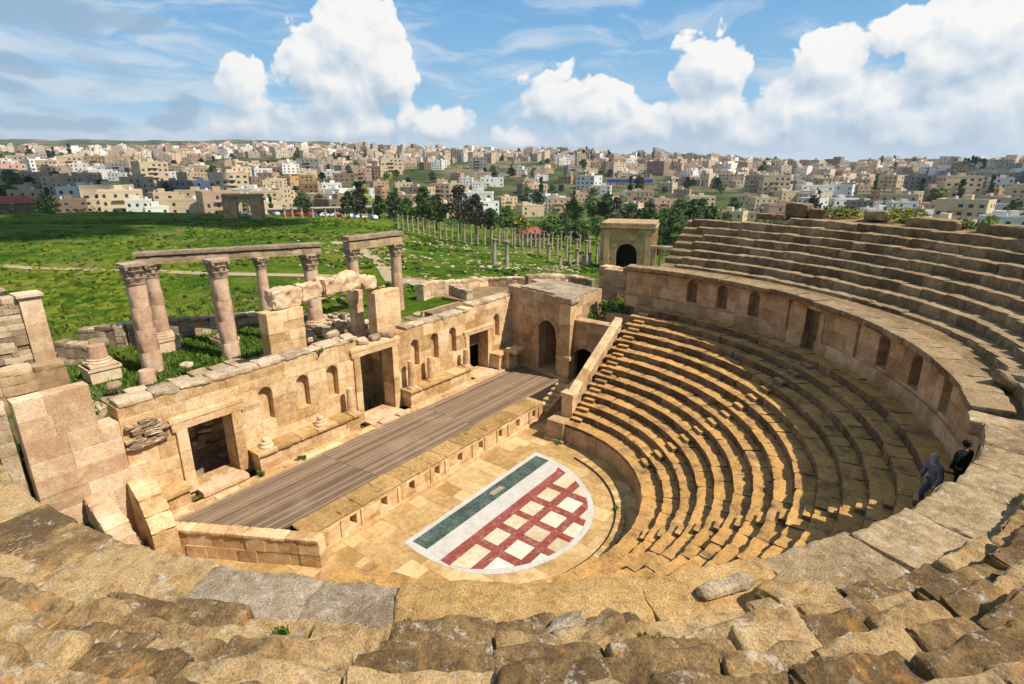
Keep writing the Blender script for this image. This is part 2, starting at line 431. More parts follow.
def ground_z(x, y, cut=True):
    x = np.atleast_1d(np.asarray(x, float)); y = np.atleast_1d(np.asarray(y, float))
    dx, dy = x - CAM.x, y - CAM.y
    d = np.hypot(dx, dy); az = np.degrees(np.arctan2(dx * RT.x + dy * RT.y, dx * FW.x + dy * FW.y))
    az = np.clip(az, -60, 60)
    k = np.clip(np.searchsorted(_A, az, side='right') - 1, 0, len(_A) - 2)
    t = (az - _A[k]) / (_A[k + 1] - _A[k]); t = t * t * (3 - 2 * t)
    zz = np.stack([np.interp(d, _D, _Z[i]) for i in range(len(_A))], 1)
    i = np.arange(len(d))
    z = zz[i, k] * (1 - t) + zz[i, k + 1] * t
    P = np.stack([x, y, 0 * x], 1)
    z = z + (fbm(P * .03, 3, 4) - .5) * np.clip(d / 60, .3, 1.6) * 1.6 + (fbm(P * .006, 3, 8) - .5) * smooth(250, 700, d) * 26
    if cut:
        r = np.hypot(x, y)
        ins = ((x > -10.9) & (r < 26.8)) | ((x > -10.9) & (x < 3) & (np.abs(y) < 17.6)) | ((x > -12.5) & (x < 0) & (np.abs(y) < 13.6))
        z = np.where(ins, -.5, z)
    return z

def gz(x, y, cut=True): return float(ground_z(x, y, cut)[0])

def make_ground():
    rs = [2.0]
    while rs[-1] < 6000: rs.append(rs[-1] * (1.02 if rs[-1] < 260 else 1.035) + .05)
    az = np.concatenate([np.arange(-180, -62, 4.0), np.arange(-62, 62, .55), np.arange(62, 180, 4.0)])
    rs = np.array(rs); A = np.radians(az)
    R, T = np.meshgrid(rs, A, indexing='ij')
    X = CAM.x + R * (np.cos(T) * FW.x + np.sin(T) * RT.x); Y = CAM.y + R * (np.cos(T) * FW.y + np.sin(T) * RT.y)
    Z = ground_z(X.ravel(), Y.ravel())
    V = np.stack([X.ravel(), Y.ravel(), Z], 1)
    nr, na = R.shape; Fs = []
    for i in range(nr - 1):
        for j in range(na):
            k = (j + 1) % na
            Fs.append((i * na + j, i * na + k, (i + 1) * na + k, (i + 1) * na + j))
    mb = MB(); mb.add(V, Fs, .5, True); mb.add(V[:na], [tuple(range(na))])
    o = mb.build('ground', M_GRASS, recalc=False)
    struct(o)
make_ground()

# theatre floor
mb = MB()
for i in range(64):
    for j in range(1):
        pass
r5 = random.Random(5)
x = -11.0
floor = MB()
y = -17.5
while y < 17.5:
    w = r5.uniform(.6, 1.1); x = -10.8
    while x < 9:
        l = r5.uniform(.8, 1.5)
        floor.box(x + .004, x + l - .004, y + .004, y + w - .004, -.3, 0 + r5.uniform(-.006, .006), r5.random())
        x += l
    y += w
struct(floor.build('orchestra_pavement', M_PAVE))
mb = MB(); mb.box(-10.85, 17.5, -17.4, 17.4, -.45, -.02); struct(mb.build('theatre_ground', M_EARTH))

# ------------------------------------------------------------------ marble floor of the orchestra
mf = thing('mosaic_floor', 'half round white marble floor with green band and red lattice in the orchestra', 'marble floor', (0, 0, 0))
def clip_poly(n0, n1, s0, s1, R, z, mb, tint=.5):
    # rectangle clipped by the circle of radius R
    pts = []
    for (a, b) in ((n0, s0), (n1, s0), (n1, s1), (n0, s1)):
        pass
    N = 24; Fs = []; V = []
    for i in range(N + 1):
        s = s0 + (s1 - s0) * i / N
        lim = .1 + math.sqrt(max(0, R * R - (s + .1) ** 2)) if abs(s + .1) < R else -9; hi = min(n1, lim)
        V += [(min(n0, hi), s, z), (max(min(n0, hi), hi), s, z)]
    for i in range(N): 
        if V[2 * i + 1][0] - V[2 * i][0] > 1e-4 or V[2 * i + 3][0] - V[2 * i + 2][0] > 1e-4:
            Fs.append((2 * i, 2 * i + 1, 2 * i + 3, 2 * i + 2))
    if Fs: mb.add(V, Fs, tint)
mb = MB(); R0 = 5.06
O = [(-.81, -4.62), (0, -4.72), (.66, -4.72), (1.3, -4.68), (1.89, -4.56), (2.7, -4.28), (3.36, -3.87), (4.02, -3.2), (4.5, -2.38), (4.85, -1.46), (5.04, -.5), (5.05, .3), (4.93, 1.1), (4.64, 1.95), (4.2, 2.69), (3.62, 3.37), (2.89, 3.98), (2.1, 4.47), (1.25, 4.83), (.2, 5.08), (-.81, 5.16)]
Q = []
for i in range(1, len(O) - 2):
    p = [np.array(O[i + k]) for k in (-1, 0, 1, 2)]
    for t in (0, .25, .5, .75): Q.append(.5 * ((2 * p[1]) + (p[2] - p[0]) * t + (2 * p[0] - 5 * p[1] + 4 * p[2] - p[3]) * t * t + (3 * p[1] - p[0] - 3 * p[2] + p[3]) * t ** 3))
Q = [O[0]] + [tuple(q) for q in Q] + [O[-2], O[-1]]
V = [(.5, .2, .012)] + [(a, b, .012) for a, b in Q]
mb.add(V, [(0, i, i + 1) for i in range(1, len(V) - 1)] + [(0, len(V) - 1, 1)]); mb.build('white_border', M_WHITE, mf)
mb = MB(); clip_poly(-.55, .30, -4.35, 4.82, 8, .017, mb); mb.build('green_band', M_GREEN, mf)
mb = MB(); mr = MB(); RI = 4.70
clip_poly(1.2, 4.85, -4.5, 4.5, RI, .017, mr, .4); mr.build('red_lattice', M_RED, mf)
xs = [(-4.6, -2.80), (-2.36, -1.42), (-1.0, -.17), (.22, 1.16), (1.62, 2.6), (3.05, 4.6)]
ns = [(1.72, 2.50), (2.93, 3.80), (4.20, 4.9)]
for (a, b) in ns:
    for (s0, s1) in xs:
        t = MB(); clip_poly(a, b, s0 - .17 * (a - 1.2) / 2, s1 - .17 * (a - 1.2) / 2, RI, .021, t, r5.random())
        if t.f: t.build('cream_tile', M_CREAM, mf)
mb = MB(); mb.box(-.27, 0.03, .4, 1.25, .016, .0215); mb.build('repair_patch', M_GREY, mf)
# drain ring round the marble floor
mb = MB()
for i in range(70):
    a0, a1 = rad(78 - i * 2.1), rad(78 - (i + 1) * 2.1 + .15)
    Q = [(r * math.cos(a), r * math.sin(a), z) for z in (-.1, .075) for r, a in ((6.02, a0), (6.42, a0), (6.42, a1), (6.02, a1))]
    mb.hexa(Q, rng.random())
dk = thing('drain_kerb', 'low curved stone kerb ringing the orchestra floor', 'kerb'); mb.build('kerb_stone', M_PAVE, dk)
mb = MB()
for i in range(70):
    a0, a1 = rad(78 - i * 2.1), rad(78 - (i + 1) * 2.1)
    mb.add([(r * math.cos(a), r * math.sin(a), .012) for r, a in ((5.92, a0), (6.02, a0), (6.02, a1), (5.92, a1))], [(0, 1, 2, 3)])
mb.build('drain_channel', M_DARK, dk)  # flat dark ring; the shade of the drain groove is only its colour

# ------------------------------------------------------------------ stage
st = thing('stage_deck', 'brown weathered plank floor of the long low stage', 'wooden stage', (-6, 0, 1.1))
def deck_panel(s0f, s1f):
    mb = MB(); w = .095; n = -8.3; k = 0
    while n < -4.3:
        a0, a1 = s0f(n), s1f(n); b0, b1 = s0f(n + w), s1f(n + w); z = 1.13 + rng.uniform(-.004, .004)
        t = rng.random()
        P = [(n + .006, a0, 1.05), (n + w - .006, b0, 1.05), (n + w - .006, b1, 1.05), (n + .006, a1, 1.05)]
        mb.hexa(P + [(p[0], p[1], z) for p in P], t); n += w; k += 1
    mb.build('plank_panel', M_WOOD, st)
left = lambda n: -10.9 + (n + 8.3) * .55
right = lambda n: 13.8 - (n + 8.3) * .2
deck_panel(left, lambda n: -3.4 + (n + 8.3) * .1); deck_panel(lambda n: -3.38 + (n + 8.3) * .1, lambda n: 3.9); deck_panel(lambda n: 3.92, right)
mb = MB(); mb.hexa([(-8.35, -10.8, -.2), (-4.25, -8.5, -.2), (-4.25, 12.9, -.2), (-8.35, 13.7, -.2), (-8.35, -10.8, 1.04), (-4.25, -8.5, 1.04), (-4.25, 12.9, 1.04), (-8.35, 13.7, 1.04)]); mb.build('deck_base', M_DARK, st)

pw = thing('pulpitum_wall', 'low pale stone front wall of the stage with small square niches', 'stage front', (-3, 0, 0))
ops = [(s - .17, s + .17, .38, .86) for s in (-5.45, -3.75, -2.05, -.35, 1.35, 3.05, 4.75, 6.45, 8.1)]
mb = MB(); ashlar(mb, mpF(-3.0), -7.5, 9.1, .16, .98, .5, ops, .42, .8, 3, .01); mb.build('wall_face', M_WALL, pw)
for o in ops:
    t = MB(); t.box(-3.42, -3.4, o[0], o[1], o[2], o[3]); t.build('niche', M_SHADE, pw)
mb = MB()
s = -7.6
while s < 9.1:
    l = rng.uniform(.9, 1.9); e = min(s + l, 9.15)
    sz = (e - s + .01, 1.28 + rng.uniform(-.03, .03), .12)
    rblock(mb, Matrix.Translation((-3.65, (s + e) / 2, 1.06 + rng.uniform(-.008, .008))) @ Matrix.Rotation(PI / 2, 4, 'Z'), sz, .11, .03, .03, int(s * 91) + 900, rng.random())
    s = e
mb.build('coping_slab', M_GOLD, pw)
mb = MB(); mb.box(-3.02, -2.86, -7.5, 9.1, 0, .16); mb.build('plinth', M_WALL, pw)
for i in range(16):
    s = -7.1 + i * 1.05
    if all(abs(s - (o[0] + o[1]) / 2) > .28 for o in ops): mb = MB(); mb.box(-3.0, -2.94, s - .07, s + .07, .16, .98, rng.random()); mb.build('pilaster_strip', M_WALL, pw)

# near end wall of the stage, set obliquely
ew = thing('stage_end_wall', 'oblique pale masonry wall closing the near end of the stage', 'wall', (-5, -9.4, 0))
A, B = Vector((-2.2, -7.65, 0)), Vector((-8.3, -11.2, 0)); L = (B - A).length; du = (B - A) / L; nn = Vector((-du.y, du.x, 0))
if nn.y > 0: nn = -nn
mpO = lambda u, v, w: (A.x + du.x * u - nn.x * w, A.y + du.y * u - nn.y * w, v)
mb = MB(); ashlar(mb, mpO, 0, L, 0, 1.12, .5, (), .55, .75, 8, .03); mb.build('wall_face', M_WALL, ew)
mb = MB(); u = 0
while u < L:
    l = rng.uniform(.6, 1.2); e = min(L, u + l); c = A + du * ((u + e) / 2) - nn * .24
    rblock(mb, Matrix.Translation((c.x, c.y, 1.2)) @ Matrix.Rotation(math.atan2(du.y, du.x), 4, 'Z'), (e - u - .01, .58, .17), .12, .04, .03, int(u * 55) + 60, rng.random()); u = e
mb.build('coping_slab', M_WALL, ew)
mb = MB(); rblock(mb, Matrix.Translation((-8.35, -11.15, 1.2)), (.75, .75, 1.0), .12, .06, .03, 5, .6); mb.build('end_post', M_PINK, ew)

# steps at the far end of the stage front
ss = thing('stage_steps', 'small flight of pale stone steps at the far end of the stage', 'steps', (-3.9, 11, 0))
for i in range(6):
    mb = MB(); s0 = 9.6 + i * .48
    rblock(mb, Matrix.Translation((-3.55, (s0 + 12.6) / 2, .09 + i * .19)) @ Matrix.Rotation(PI / 2, 4, 'Z'), (12.6 - s0, .95, .19), .14, .03, .02, i + 40, rng.random()); mb.build('step', M_WALL, ss)
mb = MB(); mb.hexa([(-3.02, 9.3, 0), (-2.8, 9.3, 0), (-2.8, 12.8, 0), (-3.02, 12.8, 0), (-3.02, 9.3, .4), (-2.8, 9.3, .4), (-2.8, 12.8, 1.5), (-3.02, 12.8, 1.5)]); mb.build('side_wall', M_WALL, ss)

# ------------------------------------------------------------------ scaenae frons
FN = -9.5
fr = thing('stage_wall', 'long ruined cream stage wall with three doorways and arched niches', 'stage wall', (FN, 0, 1.1))
doors = [(-8.85, -6.95, 1.5, 4.42), (.35, 2.65, 1.28, 5.15), (9.5, 11.5, 1.25, 4.17)]
nich = [(c - .34, c + .34, 3.35, 4.78) for c in (-5.2, -3.2, -1.45, 4.5, 6.2, 7.9, 12.55)]
nrect = [(a, b, c, d + .34) for a, b, c, d in nich]
ops = doors + nrect
mb = MB()
ashlar(mb, mpF(FN), -11.15, .2, 1.1, 6.1, .9, ops, .56, 1.15, 11, .012)
ashlar(mb, mpF(FN), .2, 3.1, 1.1, 5.15, .9, ops, .6, 1.0, 12, .012)
ashlar(mb, mpF(FN), 3.1, 9.2, 1.1, 5.85, .9, ops, .56, 1.15, 13, .012); ashlar(mb, mpF(FN), 9.2, 14.5, 1.1, 6.1, .9, ops, .56, 1.15, 14, .012)
mb.build('wall', M_WALL, fr)
for o in nich:
    n_ = MB(); arch_piece(n_, mpF(FN), o[0], o[1], o[3], o[3] + .34, .4, 10, rng.random())
    n_.box(FN - .45, FN - .34, o[0] - .01, o[1] + .01, o[2] - .01, o[3] + .35, rng.random()); n_.box(FN - .4, FN + .0, o[0], o[1], o[2] - .012, o[2] + .02); n_.build('arched_niche', M_WALL, fr)
# worn coping along the top
mb = MB(); s = -11.1
while s < 14.3:
    if s > 3.1 and mb.n and not mb.second: mb.build('coping', M_COPE, fr); mb = MB(); mb.second = True
    l = rng.uniform(.7, 1.5); e = min(14.4, s + l)
    if not (.1 < (s + e) / 2 < 3.2):
        z = (6.1 if s < .2 or s > 9.2 else 5.85)
        rblock(mb, Matrix.Translation((FN - .42, (s + e) / 2, z + .1)) @ Matrix.Rotation(PI / 2, 4, 'Z'), (e - s + .01, .93 + rng.uniform(-.03, .03), .2 + rng.uniform(-.06, .03)), .1, .03, .045, int(s * 37) + 500, rng.random(), low=.06)
    s = e
mb.build('coping', M_COPE, fr)
# door frames
def doorway(o, lintel_h, jw, out):
    d = None
    t = MB(); rblock(t, Matrix.Translation((FN - .28 + out / 2, (o[0] + o[1]) / 2, o[3] + lintel_h / 2)) @ Matrix.Rotation(PI / 2, 4, 'Z'), (o[1] - o[0] + 2 * jw + .3, .62 + out, lintel_h), .12, .03, .02, int(o[0] * 13) + 77, .75)
    t.box(FN, FN + out + .06, o[0] - jw - .2, o[1] + jw + .2, o[3] + lintel_h * .62, o[3] + lintel_h * .9, .8)
    t.build('lintel', M_WALL, fr)
    for a, b in ((o[0] - jw, o[0]), (o[1], o[1] + jw)):
        t = MB(); ashlar(t, mpF(FN + out), a, b, o[2] - .1, o[3], out + .05, (), .95, .6, int(a * 9) + 3, .012); t.build('jamb', M_WALL, fr)
    t = MB(); rblock(t, Matrix.Translation((FN + .1, (o[0] + o[1]) / 2, o[2] - .12)) @ Matrix.Rotation(PI / 2, 4, 'Z'), (o[1] - o[0] + .2, 1.35, .24), .2, .03, .015, int(o[0] * 3) + 9, .6); t.build('threshold', M_PINK, fr)
doorway(doors[0], .62, .45, .12); doorway(doors[1], .55, .42, .10); doorway(doors[2], .42, .35, .06)
# rubble blocking behind doors
mb = MB(); mb.box(-12.2, -12.0, -9.8, -5.8, 0, 5.5)
for i in range(60): rblock(mb, Matrix.Translation((-11.85, rng.uniform(-9.3, -6.4), rng.uniform(1.2, 4.6))) @ Matrix.Rotation(rng.uniform(-.2, .2), 4, 'X'), (.35, rng.uniform(.3, .8), rng.uniform(.15, .35)), .15, .05, .04, i + 1300, rng.random())
mb.build('rubble_backing', M_RUBBLE, fr)
mb = MB(); mb.box(-13.2, -13.0, 8.6, 12.6, 0, 5.5); mb.build('passage_wall', M_SHADE, fr)
mb = MB(); mb.box(-12.42, -12.25, -5.0, 6.5, -.3, 4.9); mb.box(-12.3, -10.4, -.6, -.4, 0, 4.9); mb.box(-12.3, -10.4, 3.4, 3.6, 0, 4.9); mb.build('passage_wall', M_RUBBLE, fr)
# projecting column podia with slab cornices
def podium(s0, s1, top=2.32, front=-8.66, slab=True):
    t = MB(); ashlar(t, mpF(front), s0 + .12, s1 - .12, 1.22, top - .16, .86, (), .5, .9, int(s0 * 7) + 31, .01)
    t.box(front - .02, front + .07, s0 + .06, s1 - .06, 1.16, 1.34, .6)
    t.build('podium', M_WALL, fr)
    t = MB(); s = s0
    while s < s1 - .01:
        e = min(s1, s + rng.uniform(.9, 1.5))
        if s1 - e < .4: e = s1
        rblock(t, Matrix.Translation((front - .36, (s + e) / 2, top - .07)) @ Matrix.Rotation(PI / 2, 4, 'Z'), (e - s - .006, 1.02, .18), .12, .03, .022, int(s * 29) + 200, rng.random()); s = e
    t.build('podium_cornice', M_PAVE, fr)
podium(-6.45, -.45); podium(3.1, 8.85); podium(11.65, 13.35, 2.35); podium(-10.9, -9.35, 2.15)
mb = MB(); mb.hexa([(-9.5, 13.2, .2), (-3.7, 12.85, .2), (-3.7, 14.2, .2), (-9.5, 15.2, .2), (-9.5, 13.2, 1.115), (-3.7, 12.85, 1.115), (-3.7, 14.2, 1.115), (-9.5, 15.2, 1.115)]); mb.box(-8.85, -8.28, -10.9, 13.3, .9, 1.2); 
for i in range(22): mb.box(-8.62, -8.28 + rng.uniform(-.05, .03), -10.8 + i * 1.1, -9.73 + i * 1.1, 1.2, 1.205 + rng.uniform(.0, .05), rng.random())
mb.build('ledge', M_WALL, fr)
for i in range(4):
    mb = MB(); rblock(mb, Matrix.Translation((-8.5 - .0 * i, 1.6 + rng.uniform(-.8, 1.2), 1.25)) , (.5, .8, .16), .12, .04, .03, i + 700, rng.random()); mb.build('door_step', M_PINK, fr)

def column(c, z0, z1, r, base=True, cap=True, label='', group=None, name='column', drums=4, mat=None, plinth=.0, cat='column'):
    t = thing(name, label, cat, (c[0], c[1], z0), group)
    mat = mat or M_COLUMN
    zb = z0
    if plinth:
        q = MB(); q.box(c[0] - r * 1.55, c[0] + r * 1.55, c[1] - r * 1.55, c[1] + r * 1.55, z0, z0 + plinth, .7)
        q.box(c[0] - r * 1.7, c[0] + r * 1.7, c[1] - r * 1.7, c[1] + r * 1.7, z0 + plinth - .14, z0 + plinth, .6); q.build('pedestal', M_PINK, t); zb += plinth
    if base:
        q = MB(); q.box(c[0] - r * 1.35, c[0] + r * 1.35, c[1] - r * 1.35, c[1] + r * 1.35, zb, zb + r * .35, .6)
        q.lathe([(r * 1.3, r * .35), (r * 1.36, r * .45), (r * 1.3, r * .58), (r * 1.1, r * .66), (r * 1.18, r * .78), (r * 1.02, r * .9)], (c[0], c[1], zb), 22, .5); q.build('base', M_PINK, t); zb += r * .9
    zc = z1 - r * 2.1 if cap else z1
    q = MB(); hh = (zc - zb) / drums
    for k in range(drums):
        ra = r * (1 - .14 * k / drums); rb = r * (1 - .14 * (k + 1) / drums)
        jx, jy = rng.uniform(-.018, .018), rng.uniform(-.018, .018)
        q.lathe([(ra - .012, 0), (ra, .01), (rb, hh - .01), (rb - .012, hh)], (c[0] + jx, c[1] + jy, zb + k * hh), 24, .35 + .4 * rng.random(), mod=lambda kk, a: 1 + .012 * math.sin(3 * a + kk))
    q.build('shaft', mat, t)
    if cap:
        q = MB(); H = r * 2.1; rr = r * .86
        q.lathe([(rr * 1.05, 0), (rr * 1.08, .06), (rr, .08), (rr * 1.06, H * .2), (rr * 1.22, H * .34), (rr * 1.03, H * .36), (rr * 1.1, H * .52), (rr * 1.32, H * .66), (rr * 1.1, H * .68), (rr * 1.2, H * .8), (rr * 1.38, H * .88)], (c[0], c[1], zc), 32, .4,
                mod=lambda k, a: 1 + (.13 * math.cos(8 * a + (PI if k > 5 else 0)) if 2 < k < 10 else 0))
        for i in range(4):
            a = PI / 4 + i * PI / 2
            q.add([], []); rblock(q, Matrix.Translation((c[0] + rr * 1.4 * math.cos(a), c[1] + rr * 1.4 * math.sin(a), zc + H * .8)), (.17, .17, .2), .08, .06, .03, i + 3, .3)
        cp = q.build('capital', M_CAPITAL, t)
        w = rr * 1.22; q = MB(); q.box(c[0] - w, c[0] + w, c[1] - w, c[1] + w, zc + H * .88, z1, .7)
        ab = q.build('abacus', M_CAPITAL); ab.parent = cp
    return t

# broken column stumps on the podia: placed on the slabs, so things of their own
stumps = [(3.65, 1.55, .22, 'tall broken column shaft at the left end of the podium right of the middle doorway'), (5.25, 1.35, .2, 'broken column shaft in the middle of the podium right of the middle doorway'),
          (8.55, 1.0, .2, 'short broken column shaft at the right end of the podium beside the far doorway'), (-.85, 1.25, .2, 'broken column shaft at the right end of the podium left of the middle doorway')]
for s, h, r, lb in stumps: column((-8.98, s), 2.34, 2.34 + h + .2, r, True, False, lb, 'broken columns on the stage wall podia', 'column_stump', 2, M_WALL)
for s, lb in ((-2.75, 'round column base left on the podium under the middle arched niche'), (-5.75, 'worn column base at the left end of the podium beside the left doorway')):
    t = MB(); t.lathe([(.32, 0), (.33, .08), (.29, .14), (.24, .18), (.26, .24), (.2, .3)], (-8.98, s, 2.34), 18, .7); rblock(t, Matrix.Translation((-8.98, s, 2.7)), (.36, .36, .3), .08, .12, .05, 4, .7)
    tag(t.build('round_stone', M_PINK), lb, 'column stone')

# blocks lying over the middle doorway
for i, (s, z, w, lb) in enumerate(((-.1, 6.3, .9, 'rough block at the left end of the lintel over the middle doorway'), (.9, 5.85, .8, 'flat broken slab on the lintel over the middle doorway'), (1.8, 5.86, .7, 'slanting broken slab in the middle of the lintel over the middle doorway'), (2.7, 5.84, .9, 'broken slab at the right end of the lintel over the middle doorway'))):
    t = MB(); rblock(t, Matrix.Translation((-9.85, s, z)) @ Matrix.Rotation(rng.uniform(-.5, .5), 4, 'Z') @ Matrix.Rotation(rng.uniform(-.15, .15), 4, 'X'), (w, .6, .26), .1, .06, .05, i + 320, rng.random())
    tag(t.build('fallen_block', M_RUBBLE), lb, 'stone block')

# left masonry panel, restored and pink
pn = thing('restored_wall', 'tall pink restored masonry panel at the left end of the stage wall', 'wall', (-9.4, -12.5, 0))
mb = MB()
ashlar(mb, mpF(-9.35), -14.05, -11.85, 5.0, 7.4, .6, (), .72, 1.3, 21, .012)
ashlar(mb, mpF(-9.35), -14.05, -11.2, 3.6, 5.6, .9, ((-14.05, -11.85, 5.0, 5.6),), .72, 1.3, 22, .012)
ashlar(mb, mpF(-9.35), -14.05, -10.6, 0, 3.6, .9, (), .72, 1.3, 23, .012)
mb.build('panel_face', M_PINK, pn)
mb = MB()
for i in range(70):
    rblock(mb, Matrix.Translation((-9.42, rng.uniform(-11.0, -9.7), rng.uniform(4.3, 5.4))) @ Matrix.Rotation(rng.uniform(-.3, .3), 4, 'X'), (.28, rng.uniform(.2, .5), rng.uniform(.05, .14)), .1, .03, .03, i + 1500, rng.random())
mb.build('rubble_core', M_RUBBLE, pn)

# low walls of the near side passage
def ruin_wall(name, label, pts, wid, zs, mat, seed, seg=.7, cat='wall'):
    t = thing(name, label, cat, (pts[0][0], pts[0][1], 0)); mb = MB(); cp = MB()
    r = random.Random(seed)
    for (p, q), (za, zb) in zip(zip(pts, pts[1:]), zip(zs, zs[1:])):
        p, q = Vector((*p, 0)), Vector((*q, 0)); L = (q - p).length; d = (q - p) / L; n = Vector((-d.y, d.x, 0))
        k = max(1, round(L / seg))
        for i in range(k):
            c = p + d * (L * (i + .5) / k); z = za + (zb - za) * (i + .5) / k + r.uniform(-.05, .05)
            g0 = min(gz(c.x, c.y), z - .5) - .2 if p.x < -10.9 else -.3
            M = Matrix.Translation((c.x, c.y, 0)) @ Matrix.Rotation(math.atan2(d.y, d.x), 4, 'Z')
            nz = max(1, round((z - .25 - g0) / .5)); hz = (z - .25 - g0) / nz
            for j in range(nz):
                rblock(mb, M @ Matrix.Translation((r.uniform(-.02, .02), r.uniform(-.02, .02), g0 + (j + .5) * hz)), (L / k + .02, wid, hz + .01), .2, .02, .03, seed * 100 + i * 7 + j, r.random())
            rblock(cp, M @ Matrix.Translation((0, 0, z - .12)), (L / k + .01, wid + .03, .26), .12, .04, .05, seed * 31 + i, r.random())
    mb.build('masonry', mat, t); cp.build('coping', mat, t)
    return t
def slope_wall(label, pts, wid, mat, seed):
    r = random.Random(seed); t = thing('low_wall', label, 'wall', (pts[0][0], pts[0][1], 0)); mb = MB(); cp = MB()
    for (p, q) in zip(pts, pts[1:]):
        p, q = Vector(p), Vector(q); k = max(1, round((q - p).xy.length / .75)); d = (q - p).xy.normalized(); n = Vector((-d.y, d.x, 0)) * wid / 2
        for i in range(k):
            a, b = p.lerp(q, i / k), p.lerp(q, (i + 1) / k)
            nz = 4
            for j in range(nz):
                f0, f1 = j / nz, (j + 1) / nz; o = r.uniform(-.015, .015)
                mb.hexa([(c.x + m.x * (1 + o), c.y + m.y * (1 + o), -.3 + (c.z + .3) * f) for f in (f0, f1) for c, m in ((a, -n), (b, -n), (b, n), (a, n))], r.random())
            c = (a + b) / 2; sl = math.atan2(b.z - a.z, (b - a).xy.length)
            M = Matrix.Translation((c.x, c.y, c.z + .05)) @ Matrix.Rotation(math.atan2(d.y, d.x), 4, 'Z') @ Matrix.Rotation(-sl, 4, 'Y')
            rblock(cp, M, ((b - a).length + .02, wid + .06, .24), .1, .08, .05, seed * 13 + i, r.random(), low=.08)
    mb.build('masonry', mat, t); cp.build('coping', mat, t)
slope_wall('low ruined pinkish wall farther left beside the grassy near passage', [(-9.3, -12.5, 3.0), (-7.2, -12.55, 2.45), (-5.0, -12.8, 2.05)], .75, M_PINK, 71)
slope_wall('rounded worn wall stub between the near passage and the stage', [(-9.3, -11.0, 3.0), (-8.2, -11.05, 2.5), (-6.9, -11.2, 1.65)], .85, M_WALL, 72)
mb = MB(); mb.box(-9.4, -6, -12.3, -11.4, -.2, .75); struct(mb.build('passage_floor', M_EARTH))
for i, (x, y, z, s, lb) in enumerate(((-8.2, -11.85, .95, .55, 'grey square block lying in the near passage'), (-7.4, -12.0, .88, .4, 'small tan block at the near end of the passage'), (-7.6, -11.7, .85, .3, 'little white stone in the near passage'))):
    t = MB(); rblock(t, Matrix.Translation((x, y, z)) @ Matrix.Rotation(.7 * i, 4, 'Z'), (s, s * .8, s * .6), .08, .05, .03, i + 61, .5); tag(t.build('fallen_block', [M_GREY, M_RUBBLE, M_WHITE][i]), lb, 'stone block')

# ------------------------------------------------------------------ far gate tower (versura) and side passage
gt = thing('gate_tower', 'flat roofed stone gate tower with arched door at the far end of the stage', 'gate tower', (-6, 15, 0))
mb = MB(); a0 = (-6.58, -4.86, 1.3, 4.15); mpT = lambda u, v, w: (u, 13.3 + .22 * (-4.5 - u) + w, v)
ashlar(mb, mpT, -9.9, -4.5, 1.0, 6.85, .9, [(a0[0], a0[1], 1.0, 4.15), (a0[0], a0[1], 4.15, 5.01)], .58, 1.05, 41, .012)
arch_piece(mb, mpT, a0[0], a0[1], 4.15, 5.01, .9, 14, .4)
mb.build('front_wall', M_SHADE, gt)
mb = MB(); arch_ring(mb, mpT, -5.72, 4.15, .86, 1.14, .07, .1, 15, 4)
cham(mb, mpT, -6.9, -6.56, 4.02, 4.17, .1, .01, .1, .6); cham(mb, mpT, -4.88, -4.6, 4.02, 4.17, .1, .01, .1, .6); mb.build('arch_moulding', M_SHADE, gt)
mb = MB(); ashlar(mb, mpS(13.12), -4.5, -3.62, .0, 6.5, .75, (), .7, .8, 42, .012)
mb.box(-4.62, -3.5, 12.99, 13.3, 2.6, 2.85, .5); mb.box(-4.58, -3.54, 13.03, 13.2, .9, 1.2, .5); mb.build('corner_pilaster', M_WALL, gt)
mb = MB(); rblock(mb, Matrix.Translation((-4.12, 13.55, 6.66)), (1.25, 1.1, .36), .1, .06, .05, 77, .5); rblock(mb, Matrix.Translation((-4.3, 13.4, 6.9)), (1.6, .9, .2), .1, .06, .05, 78, .4); mb.build('pilaster_capital', M_CAPITAL, gt)
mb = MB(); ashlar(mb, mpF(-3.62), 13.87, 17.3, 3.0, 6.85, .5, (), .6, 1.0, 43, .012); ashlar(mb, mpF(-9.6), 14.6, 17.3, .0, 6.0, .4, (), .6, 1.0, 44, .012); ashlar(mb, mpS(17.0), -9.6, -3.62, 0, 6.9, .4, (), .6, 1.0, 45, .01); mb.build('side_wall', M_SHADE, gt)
mb = MB()
for i in range(6):
    for j in range(4):
        x0, y0 = -8.55 + i * .82, 13.3 + j * .93 + .22 * (-4.5 + 8.55 - i * .82)
        mb.box(x0 + .004, x0 + .816, y0 + .004, y0 + .926, 6.85, 7.0 + rng.uniform(-.012, .012), rng.random())
mb.build('flat_roof', M_GREY, gt)
mb = MB(); mb.box(-6.6, -4.6, 16.2, 16.4, 0, 5.4); mb.box(-6.5, -6.45, 14.3, 16.3, 0, 5.4); mb.box(-4.8, -4.75, 14.3, 16.3, 0, 5.4); mb.box(-6.6, -4.6, 13.42, 16.3, 1.0, 1.25); mb.build('passage', M_SHADE, gt)
mb = MB(); ashlar(mb, mpF(-8.2), 12.35, 13.35, 1.15, 2.5, .5, (), .6, .7, 46, .01)
rblock(mb, Matrix.Translation((-8.0, 12.9, 2.55)), (1.0, 1.1, .35), .1, .1, .07, 79, .5); mb.build('corner_pedestal', M_WALL, gt)

